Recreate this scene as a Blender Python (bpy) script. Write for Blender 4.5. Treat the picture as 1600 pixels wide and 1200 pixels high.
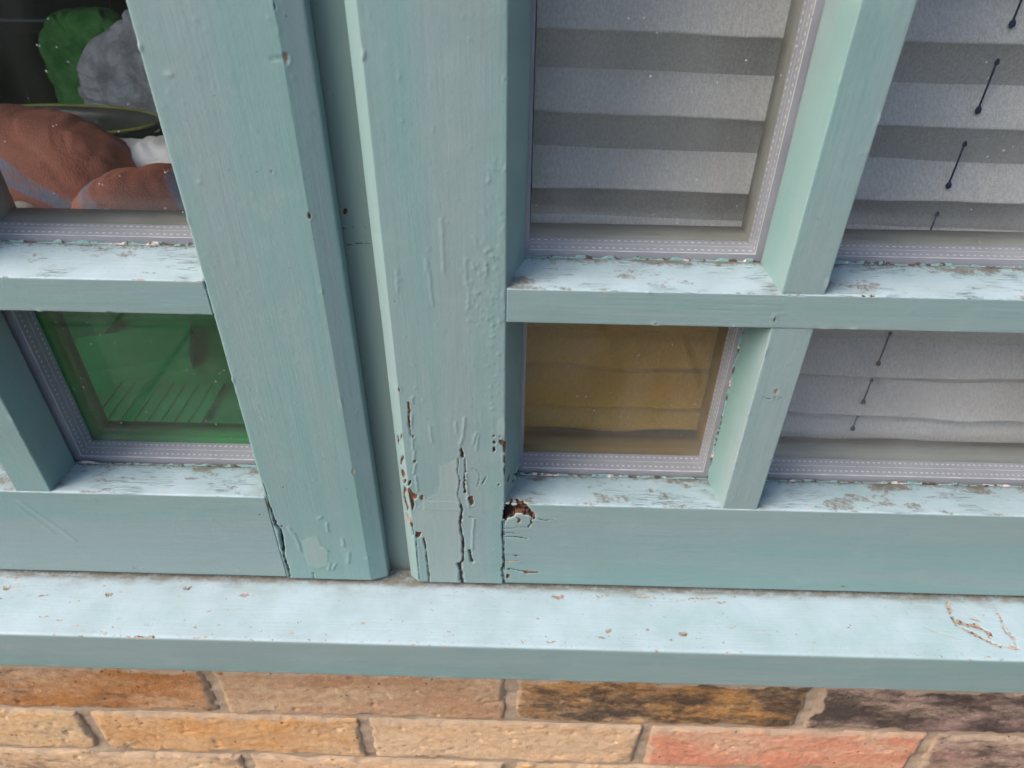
import bpy, math, random
import numpy as np
from mathutils import Vector, Matrix

for _o in list(bpy.data.objects):
    bpy.data.objects.remove(_o)
scene = bpy.context.scene
COL = scene.collection

# ------------------------------------------------------------------ camera
def camera_axes(pitch, yaw, roll):
    cp, sp = math.cos(pitch), math.sin(pitch)
    yawm = Matrix.Rotation(yaw, 3, 'Z')
    f = yawm @ Vector((0, cp, -sp)); u = yawm @ Vector((0, sp, cp)); r = yawm @ Vector((1, 0, 0))
    c, s = math.cos(roll), math.sin(roll)
    return c * r + s * u, -s * r + c * u, f
CAM_LOC = Vector((0, -0.316, 1.41))
_r, _u, _f = camera_axes(math.radians(36.95), math.radians(0.78), math.radians(0.83))
cam = bpy.data.cameras.new('camera')
cam.sensor_width = 36; cam.lens = 24.95; cam.clip_start = 0.01; cam.clip_end = 2000
cam.dof.use_dof = True; cam.dof.focus_distance = 0.40; cam.dof.aperture_fstop = 11
cam_ob = bpy.data.objects.new('camera', cam); COL.objects.link(cam_ob)
_m = Matrix((( _r.x, _u.x, -_f.x), (_r.y, _u.y, -_f.y), (_r.z, _u.z, -_f.z))).to_4x4()
_m.translation = CAM_LOC
cam_ob.matrix_world = _m
scene.camera = cam_ob

# ------------------------------------------------------------------ sky and sun (bright overcast, brighter from the left)
SUN_DIR = Vector((-1.0, -0.40, 1.0)).normalized()
world = bpy.data.worlds.new('World'); scene.world = world; world.use_nodes = True
wn = world.node_tree.nodes; wl = world.node_tree.links
sky = wn.new('ShaderNodeTexSky'); sky.sky_type = 'NISHITA'; sky.sun_disc = False
sky.sun_elevation = math.asin(SUN_DIR.z); sky.sun_rotation = math.atan2(SUN_DIR.x, SUN_DIR.y)
sky.air_density = 1.0; sky.dust_density = 3.8; sky.ozone_density = .6
wn['Background'].inputs['Strength'].default_value = 0.13
wl.new(sky.outputs[0], wn['Background'].inputs['Color'])
sun = bpy.data.lights.new('sun', 'SUN'); sun.energy = 1.5; sun.angle = math.radians(50); sun.color = (1.0, 0.955, 0.89)
sun_ob = bpy.data.objects.new('sun', sun); COL.objects.link(sun_ob)
sun_ob.location = (-2, -2, 4); sun_ob.rotation_euler = SUN_DIR.to_track_quat('Z', 'Y').to_euler()

scene.view_settings.view_transform = 'Standard'; scene.view_settings.look = 'None'
scene.view_settings.gamma = 1.0; scene.view_settings.use_curve_mapping = False
scene.view_settings.exposure = 1.25
scene.render.engine = 'CYCLES'
scene.cycles.use_denoising = True; scene.cycles.adaptive_threshold = .02
try:
    scene.cycles.denoiser = 'OPENIMAGEDENOISE'
    scene.cycles.denoising_input_passes = 'RGB_ALBEDO_NORMAL'
except Exception:
    pass
scene.cycles.max_bounces = 6; scene.cycles.diffuse_bounces = 3; scene.cycles.glossy_bounces = 3; scene.cycles.transparent_max_bounces = 16
scene.cycles.caustics_reflective = False; scene.cycles.caustics_refractive = False

# ------------------------------------------------------------------ noise (numpy)
def _hash(ix, iy, iz, seed):
    h = (ix.astype(np.int64) * 374761393 + iy.astype(np.int64) * 668265263 + iz.astype(np.int64) * 2147483647 + seed * 1274126177) & 0xFFFFFFFF
    h = ((h ^ (h >> 13)) * 1274126177) & 0xFFFFFFFF
    h = ((h ^ (h >> 16)) * 2246822519) & 0xFFFFFFFF
    return ((h ^ (h >> 15)) & 0xFFFFFF) / float(0xFFFFFF)
def vnoise(p, seed=0):
    i = np.floor(p); f = p - i; f = f * f * (3 - 2 * f); i = i.astype(np.int64)
    r = 0
    for dx in (0, 1):
        for dy in (0, 1):
            for dz in (0, 1):
                w = (f[:, 0] if dx else 1 - f[:, 0]) * (f[:, 1] if dy else 1 - f[:, 1]) * (f[:, 2] if dz else 1 - f[:, 2])
                r = r + w * _hash(i[:, 0] + dx, i[:, 1] + dy, i[:, 2] + dz, seed)
    return r
def fbm(p, seed=0, octs=3):
    r = 0; a = .5; t = 0
    for k in range(octs):
        r = r + a * vnoise(p * 2 ** k, seed + 17 * k); t += a; a *= .5
    return r / t
def sstep(a, b, x):
    t = np.clip((x - a) / (b - a), 0, 1); return t * t * (3 - 2 * t)

# ------------------------------------------------------------------ object helpers
def tag(o, label=None, cat=None, group=None, kind=None):
    if label: o['label'] = label
    if cat: o['category'] = cat
    if group: o['group'] = group
    if kind: o['kind'] = kind
    return o
def thing(name, loc, label, cat, group=None):
    o = bpy.data.objects.new(name, None); o.empty_display_size = .05; COL.objects.link(o); o.location = loc
    o['kind'] = 'thing'
    return tag(o, label, cat, group)
def origin_of(o):
    v = Vector((0, 0, 0))
    while o is not None:
        v += o.location; o = o.parent
    return v
def link(name, me, mat, parent=None, origin=None):
    """link a mesh whose vertices are in world coordinates; a part sits at its parent's base, vertices keep world coordinates"""
    o = bpy.data.objects.new(name, me); COL.objects.link(o)
    if mat is not None: me.materials.append(mat)
    if parent is not None:
        o.parent = parent
        o.matrix_parent_inverse = Matrix.Translation(-origin_of(parent)) if parent.parent is None and parent.type == 'EMPTY' else Matrix.Identity(4)
    return o
def mesh_from(verts, faces, smooth=True):
    me = bpy.data.meshes.new('m')
    me.from_pydata([tuple(v) for v in verts], [], [tuple(f) for f in faces])
    if smooth: me.polygons.foreach_set('use_smooth', [True] * len(me.polygons))
    me.update(); return me
def mesh_quads(verts, quads, extra=(), smooth=True, attrs=None):
    """fast mesh: verts Nx3, quads Mx4, extra list of ngons"""
    me = bpy.data.meshes.new('m')
    nq = len(quads); le = [len(e) for e in extra]
    me.vertices.add(len(verts)); me.vertices.foreach_set('co', np.ascontiguousarray(verts, dtype=np.float32).ravel())
    loops = np.concatenate([np.asarray(quads, dtype=np.int32).ravel()] + [np.asarray(e, dtype=np.int32) for e in extra])
    me.loops.add(len(loops)); me.loops.foreach_set('vertex_index', loops)
    starts = np.concatenate([np.arange(nq) * 4, nq * 4 + np.cumsum([0] + le[:-1])]) if le else np.arange(nq) * 4
    me.polygons.add(nq + len(le)); me.polygons.foreach_set('loop_start', starts.astype(np.int32))
    sm = np.full(nq + len(le), smooth); sm[nq:] = False
    me.polygons.foreach_set('use_smooth', sm)
    for k, v in (attrs or {}).items():
        a = me.attributes.new(k, 'FLOAT', 'POINT'); a.data.foreach_set('value', np.ascontiguousarray(v, dtype=np.float32))
    me.update(calc_edges=True); me.validate(); return me
class MB:
    def __init__(s): s.v = []; s.f = []
    def box(s, x0, x1, y0, y1, z0, z1):
        n = len(s.v)
        s.v += [(x, y, z) for z in (z0, z1) for y in (y0, y1) for x in (x0, x1)]
        s.f += [tuple(n + i for i in q) for q in ((0, 2, 3, 1), (4, 5, 7, 6), (0, 1, 5, 4), (2, 6, 7, 3), (0, 4, 6, 2), (1, 3, 7, 5))]
        return s
    def quad(s, a, b, c, d):
        n = len(s.v); s.v += [a, b, c, d]; s.f.append((n, n + 1, n + 2, n + 3)); return s
    def tube(s, pts, rads, seg=8):
        n = len(s.v); P = [Vector(p) for p in pts]
        for i, p in enumerate(P):
            t = (P[min(i + 1, len(P) - 1)] - P[max(i - 1, 0)]).normalized()
            a = t.orthogonal().normalized(); b = t.cross(a)
            if i and (a.dot(pa) < 0): a, b = -a, -b
            pa = a
            for k in range(seg):
                w = 2 * math.pi * k / seg
                s.v.append(tuple(p + rads[i] * (math.cos(w) * a + math.sin(w) * b)))
        for i in range(len(P) - 1):
            for k in range(seg):
                s.f.append((n + i * seg + k, n + i * seg + (k + 1) % seg, n + (i + 1) * seg + (k + 1) % seg, n + (i + 1) * seg + k))
        s.f.append(tuple(n + k for k in reversed(range(seg)))); s.f.append(tuple(n + (len(P) - 1) * seg + k for k in range(seg)))
        return s
    def build(s, name, mat, parent=None, smooth=False):
        return link(name, mesh_from(s.v, s.f, smooth), mat, parent)

# ------------------------------------------------------------------ node helpers
class NT:
    def __init__(s, name):
        s.m = bpy.data.materials.new(name); s.m.use_nodes = True
        s.t = s.m.node_tree; s.t.nodes.clear(); s.n = s.t.nodes; s.l = s.t.links
        s.out = s.n.new('ShaderNodeOutputMaterial')
    def put(s, sock, v):
        if isinstance(v, bpy.types.NodeSocket): s.l.new(v, sock)
        elif hasattr(v, '__len__') and len(v) == 3 and sock.type == 'RGBA': sock.default_value = (*v, 1)
        else: sock.default_value = v
    def node(s, typ, props=None, **ins):
        n = s.n.new(typ)
        for k, v in (props or {}).items(): setattr(n, k, v)
        for k, v in ins.items(): s.put(n.inputs[k.replace('_', ' ')], v)
        return n
    def coord(s, scale=(1, 1, 1), which='Object', loc=(0, 0, 0)):
        c = s.n.new('ShaderNodeTexCoord'); m = s.n.new('ShaderNodeMapping')
        m.inputs['Scale'].default_value = scale; m.inputs['Location'].default_value = loc
        s.l.new(c.outputs[which], m.inputs['Vector']); return m.outputs[0]
    def noise(s, vec, scale, detail=3, rough=.55, out='Fac', dist=0):
        n = s.node('ShaderNodeTexNoise', Vector=vec, Scale=scale, Detail=detail, Roughness=rough, Distortion=dist); return n.outputs[out]
    def math(s, op, a, b=0., c=None, clamp=False):
        n = s.n.new('ShaderNodeMath'); n.operation = op; n.use_clamp = clamp
        s.put(n.inputs[0], a); s.put(n.inputs[1], b)
        if c is not None: s.put(n.inputs[2], c)
        return n.outputs[0]
    def ramp(s, fac, a, b, lo=0., hi=1.):
        n = s.n.new('ShaderNodeMapRange'); n.interpolation_type = 'SMOOTHSTEP'
        for i, v in enumerate((fac, a, b, lo, hi)): s.put(n.inputs[i], v)
        return n.outputs[0]
    def mix(s, fac, a, b, blend='MIX'):
        n = s.n.new('ShaderNodeMix'); n.data_type = 'RGBA'; n.blend_type = blend
        s.put(n.inputs[0], fac); s.put(n.inputs[6], a); s.put(n.inputs[7], b); return n.outputs[2]
    def attr(s, name):
        n = s.n.new('ShaderNodeAttribute'); n.attribute_name = name; return n.outputs['Fac']
    def bump(s, h, dist, strength=1., prev=None):
        n = s.n.new('ShaderNodeBump'); n.inputs['Strength'].default_value = strength; n.inputs['Distance'].default_value = dist
        s.put(n.inputs['Height'], h)
        if prev is not None: s.l.new(prev, n.inputs['Normal'])
        return n.outputs[0]
    def bsdf(s, color, rough=.6, normal=None, spec=.4, **kw):
        b = s.n.new('ShaderNodeBsdfPrincipled'); s.put(b.inputs['Base Color'], color); s.put(b.inputs['Roughness'], rough)
        s.put(b.inputs['Specular IOR Level'], spec)
        if normal is not None: s.l.new(normal, b.inputs['Normal'])
        for k, v in kw.items(): s.put(b.inputs[k.replace('_', ' ')], v)
        return b.outputs[0]
    def done(s, shader):
        s.l.new(shader, s.out.inputs['Surface']); return s.m
def lin(r, g, b):
    f = lambda c: ((c / 255 + .055) / 1.055) ** 2.4 if c > 10 else c / 255 / 12.92
    return (f(r), f(g), f(b))

# ------------------------------------------------------------------ materials
def paint(name, axis, pal=None):
    t = NT(name)
    PAINT_A, PAINT_B, PAINT_DK, PAINT_PALE = pal or PAL
    co = t.coord()
    st = (14, 14, 1) if axis == 'z' else (1, 14, 14)
    sf = (3, 3, .12) if axis == 'z' else (.12, 3, 3)
    cs_ = t.coord(st); cf = t.coord(sf)
    # colour: teal with greyer bloom, brushed streaks
    big = t.noise(cs_, 1.6, 3, .6)
    col = t.mix(t.ramp(big, .36, .60), PAINT_A, PAINT_B)
    streak = t.noise(cf, 130, 3, .6)
    col = t.mix(t.ramp(streak, .3, .7, .0, .12 if axis == 'z' else .18), col, PAINT_DK)
    blot = t.noise(co, 45, 3, .65)
    col = t.mix(t.ramp(blot, .52, .75, 0, .35), col, PAINT_PALE)
    fine = t.noise(t.coord((1.6, 1.6, .05) if axis == 'z' else (.05, 1.6, 1.6)), 520, 2, .6)
    col = t.mix(t.ramp(fine, .50, .72, 0, .12 if axis == 'z' else .18), col, PAINT_PALE)
    grub = t.ramp(t.noise(t.coord((.5, 1, .8), loc=(.7, .2, .4)), 9, 4, .65), .52, .74, 0, .28)
    col = t.mix(grub, col, (.135, .185, .17))
    # small dark specks and dirt
    vo = t.node('ShaderNodeTexVoronoi', Vector=co, Scale=170.)
    spk = t.math('MULTIPLY', t.ramp(vo.outputs['Distance'], .03, .12, 1, 0), t.ramp(t.noise(co, 60, 2), .58, .66))
    col = t.mix(t.math('MULTIPLY', spk, .6), col, (.05, .05, .045))
    # weathered upper faces: chalky paint with skylight painted in, fine checking along the grain, dirt
    wea = t.attr('weather_lit')
    cw = t.coord((38, 800, 800) if axis == 'x' else (800, 800, 38))
    wn1 = t.noise(cw, 1., 3, .6, dist=.5)
    line = t.math('MULTIPLY', t.ramp(t.math('ABSOLUTE', t.math('SUBTRACT', wn1, .5)), .0, .016, 1, 0), t.ramp(t.noise(t.coord((30, 55, 55)), 1., 2, .6), .50, .62))
    line = t.math('MULTIPLY', line, t.math('MULTIPLY', wea, t.attr('checks')))
    col = t.mix(t.math('MULTIPLY', wea, t.ramp(t.noise(co, 26, 3, .6), .3, .7, .40, .72)), col, PAINT_CHALK_LIT)
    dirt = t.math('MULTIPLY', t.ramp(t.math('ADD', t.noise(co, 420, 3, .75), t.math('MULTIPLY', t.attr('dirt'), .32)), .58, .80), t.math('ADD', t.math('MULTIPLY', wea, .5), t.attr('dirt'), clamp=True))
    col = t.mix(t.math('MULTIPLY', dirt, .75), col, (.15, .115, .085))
    col = t.mix(t.math('MULTIPLY', line, .6), col, (.12, .105, .085))
    grm_shade = t.math('MULTIPLY', t.attr('grime_shade'), t.ramp(t.noise(t.coord((90, 220, 220)), 1., 3, .65), .25, .65, .35, 1.))  # real dirt build-up, plus shadow under the sash painted on the sill
    col = t.mix(t.math('MULTIPLY', grm_shade, .85), col, t.mix(t.noise(co, 160, 2), (.085, .075, .055), (.17, .145, .105)))
    # filler patches
    jn = t.math('MULTIPLY', t.math('SUBTRACT', t.noise(co, 900, 3, .7), .5), .55)
    pat = t.ramp(t.math('ADD', t.attr('patch'), jn), .42, .58)
    col = t.mix(t.math('MULTIPLY', pat, .55), col, PAINT_PATCH)
    # bare timber
    cg = t.coord((500, 500, 60) if axis == 'z' else (60, 500, 500))
    grain = t.noise(cg, 1.2, 4, .7)
    wood = t.mix(t.ramp(grain, .3, .7), (.035, .017, .010), (.20, .085, .042))
    wd = t.ramp(t.math('ADD', t.attr('wood'), jn), .44, .56)
    col = t.mix(wd, col, wood)
    pe = t.ramp(t.math('ADD', t.attr('peach'), jn), .44, .62)
    col = t.mix(t.math('MULTIPLY', pe, .9), col, t.mix(t.ramp(grain, .3, .7), (.17, .11, .075), (.46, .34, .265)))
    cr = t.ramp(t.math('ADD', t.attr('crack'), t.math('MULTIPLY', jn, .6)), .40, .60)
    col = t.mix(t.math('MULTIPLY', cr, .93), col, (.016, .012, .010))
    inn = t.attr('inner')
    col = t.mix(inn, col, t.mix(streak, (.30, .295, .25), (.40, .39, .335)))
    # relief
    h1 = t.noise(cf, 170, 3, .62)
    h2 = t.noise(co, 700, 2, .5)
    h3 = t.noise(co, 150, 2, .5)
    nrm = t.bump(h3, .0009, .16)
    nrm = t.bump(h1, .0004, .30 if axis == 'z' else .48, nrm)
    nrm = t.bump(h2, .00018, .35, nrm)
    deep = t.math('SUBTRACT', t.math('MULTIPLY', t.math('SUBTRACT', wn1, .5), t.math('MULTIPLY', wea, .22)), line)
    nrm = t.bump(deep, .0005, .8, nrm)
    rough = t.math('ADD', t.math('MULTIPLY', blot, .22), t.math('ADD', .24, t.math('MULTIPLY', t.math('ADD', wd, t.math('ADD', wea, pat)), .28)))
    return t.done(t.bsdf(col, rough, nrm, .38))
PAL = ((.178, .300, .286), (.228, .300, .300), (.160, .252, .245), (.265, .335, .328)); PAINT_A = PAL[0]
PAINT_CHALK_LIT = (.395, .485, .545); PAINT_PATCH = (.285, .345, .325)  # upper-face tint: chalky paint with skylight brightening put into the colour
MAT = {}
MAT['paint_z'] = paint('teal_paint_vertical', 'z')
MAT['paint_x'] = paint('teal_paint_horizontal', 'x')
MAT['paint_old'] = paint('mullion_teal_paint', 'z', ((.155, .235, .215), (.18, .24, .225), (.14, .20, .19), (.20, .26, .245)))  # darker, duller teal for the mullion

def glass(name, tint, hz=1.):
    t = NT(name)
    co = t.coord()
    lw = t.node('ShaderNodeLayerWeight'); lw.inputs['Blend'].default_value = .5
    fr = t.math('ADD', t.math('MULTIPLY', t.math('POWER', lw.outputs['Facing'], 5.), .95), .036)
    tr = t.node('ShaderNodeBsdfTransparent', Color=tint)
    gl = t.node('ShaderNodeBsdfGlossy', Color=(1, 1, 1), Roughness=.015)
    m1 = t.node('ShaderNodeMixShader'); t.put(m1.inputs[0], fr); t.l.new(tr.outputs[0], m1.inputs[1]); t.l.new(gl.outputs[0], m1.inputs[2])
    # dust film, specks and dried drops
    film = t.ramp(t.noise(t.coord((1, 1, .3)), 8, 4, .6), .40, .75, .004 * hz, .060 * hz)
    vo = t.node('ShaderNodeTexVoronoi', Vector=co, Scale=230.)
    spk = t.math('MULTIPLY', t.ramp(vo.outputs['Distance'], .05, .16, 1, 0), t.ramp(t.noise(co, 110, 2, .6), .56, .64))
    fac = t.math('ADD', film, t.math('MULTIPLY', spk, .5 * hz), clamp=True)
    df = t.node('ShaderNodeBsdfDiffuse', Color=(.75, .75, .76))
    m2 = t.node('ShaderNodeMixShader'); t.put(m2.inputs[0], fac); t.l.new(m1.outputs[0], m2.inputs[1]); t.l.new(df.outputs[0], m2.inputs[2])
    return t.done(m2.outputs[0])
MAT['glass'] = glass('clear_glass', (.985, .99, .985))
MAT['glass_in'] = glass('inner_clear_glass', (.985, .99, .985), .12)
MAT['glass_green'] = glass('green_glass', (.02, .92, .50), .12)
MAT['glass_amber'] = glass('amber_glass', (.90, .77, .22), .12)
def plain(name, c, rough=.6, c2=None, scale=60, bump=0., spec=.4, metal=0., stretch=(1, 1, 1)):
    t = NT(name); co = t.coord(stretch); n = t.noise(co, scale, 4, .6)
    col = t.mix(t.ramp(n, .3, .7), c, c2 or tuple(v * .8 for v in c))
    nrm = t.bump(t.noise(co, scale * 6, 3), bump, .6) if bump else None
    return t.done(t.bsdf(col, rough, nrm, spec, Metallic=metal))
MAT['spacer'] = plain('spacer_metal', (.43, .42, .47), .45, (.36, .35, .40), 40, 0, .5)
MAT['perforation_glint'] = plain('spacer_perforation_glint', (.90, .90, .93), .5, (.62, .62, .66), 90)
MAT['putty'] = None
def putty():
    t = NT('old_putty'); co = t.coord()
    a = t.noise(co, 260, 3, .6); b = t.noise(t.coord(loc=(3, 1, 7)), 120, 3, .6)
    col = t.mix(t.ramp(a, .42, .50), (.07, .06, .05), PAINT_A)
    col = t.mix(t.ramp(b, .60, .66), col, (.58, .47, .42))
    return t.done(t.bsdf(col, .8, t.bump(a, .0006, .7)))
MAT['putty'] = putty()
def fabric_blind():
    t = NT('blind_fabric'); co = t.coord()
    w1 = t.noise(t.coord((1, .3, .45)), 900, 2, .6); w2 = t.noise(co, 1800, 1, .5); big = t.noise(t.coord((.4, 1, 1)), 14, 3, .6)
    col = t.mix(t.ramp(t.math('MULTIPLY', t.math('ADD', w1, w2), .5), .38, .62), (.57, .54, .53), (.78, .74, .725))
    col = t.mix(t.ramp(big, .35, .7, 0, .3), col, (.58, .55, .54))
    nrm = t.bump(w1, .0003, .5)
    d = t.node('ShaderNodeBsdfDiffuse', Color=col); t.l.new(nrm, d.inputs['Normal'])
    tr = t.node('ShaderNodeBsdfTranslucent', Color=col)
    m = t.node('ShaderNodeMixShader'); m.inputs[0].default_value = .10; t.l.new(d.outputs[0], m.inputs[1]); t.l.new(tr.outputs[0], m.inputs[2])
    return t.done(m.outputs[0])
MAT['blind'] = fabric_blind()
MAT['cord'] = plain('navy_cord', (.03, .04, .10), .8)
def brick_mat():
    t = NT('stock_brick'); oi = t.n.new('ShaderNodeObjectInfo')
    c = t.n.new('ShaderNodeTexCoord'); add = t.n.new('ShaderNodeVectorMath'); add.operation = 'MULTIPLY_ADD'
    t.l.new(oi.outputs['Random'], add.inputs[0]); add.inputs[1].default_value = (9, 5, 7); t.l.new(c.outputs['Object'], add.inputs[2]); co = add.outputs[0]
    st = t.n.new('ShaderNodeMapping'); st.inputs['Scale'].default_value = (.45, 1, 1); t.l.new(co, st.inputs['Vector']); cs_ = st.outputs[0]
    base = oi.outputs['Color']
    n1 = t.noise(cs_, 22, 5, .65); n2 = t.noise(co, 160, 5, .75); n3 = t.noise(cs_, 34, 7, .78, dist=.1)
    col = t.mix(t.ramp(n1, .38, .62), base, t.mix(.6, base, (.70, .52, .34)))
    col = t.mix(t.ramp(t.noise(cs_, 14, 3, .6), .52, .66, 0, .6), col, t.mix(.45, base, (.42, .17, .06)))
    col = t.mix(t.ramp(n2, .30, .62, .55, 0), col, t.mix(.5, base, (.10, .055, .03)))
    col = t.mix(t.ramp(t.noise(co, 480, 3, .7), .52, .75, 0, .5), col, (.64, .52, .39))
    lime = t.ramp(t.noise(cs_, 40, 6, .75), .58, .74, 0, .5)
    col = t.mix(lime, col, (.60, .47, .38))
    soot = t.ramp(t.math('ADD', n3, t.math('MULTIPLY', oi.outputs['Alpha'], .30)), .54, .80, 0, .93)
    col = t.mix(soot, col, t.mix(n2, (.022, .018, .016), (.11, .085, .07)))
    sm = t.ramp(t.math('ADD', t.attr('smear'), t.math('MULTIPLY', t.math('SUBTRACT', n2, .5), .9)), .35, .65)
    col = t.mix(t.math('MULTIPLY', sm, .8), col, t.mix(n1, (.37, .27, .185), (.49, .37, .265)))
    vo = t.node('ShaderNodeTexVoronoi', Vector=co, Scale=150.)
    pit = t.math('MULTIPLY', t.ramp(vo.outputs['Distance'], .08, .22, 1, 0), t.ramp(t.noise(co, 70, 2), .55, .62))
    col = t.mix(t.math('MULTIPLY', pit, .8), col, (.05, .035, .025))
    h = t.math('SUBTRACT', t.math('ADD', n2, t.math('MULTIPLY', n3, 1.)), pit)
    nrm = t.bump(h, .0007, .6); nrm = t.bump(t.noise(co, 650, 4, .78), .0012, .9, nrm)
    return t.done(t.bsdf(col, .92, nrm, .15))
MAT['brick'] = brick_mat()
def mortar_mat():
    t = NT('lime_mortar'); co = t.coord()
    n1 = t.noise(co, 40, 5, .7); n2 = t.noise(co, 420, 4, .75)
    col = t.mix(t.ramp(n1, .35, .65), (.37, .27, .185), (.49, .37, .265))
    col = t.mix(t.ramp(n2, .55, .72, 0, .5), col, (.30, .225, .15))
    return t.done(t.bsdf(col, .95, t.bump(n2, .0012, .9), .1))
MAT['mortar'] = mortar_mat()
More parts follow.
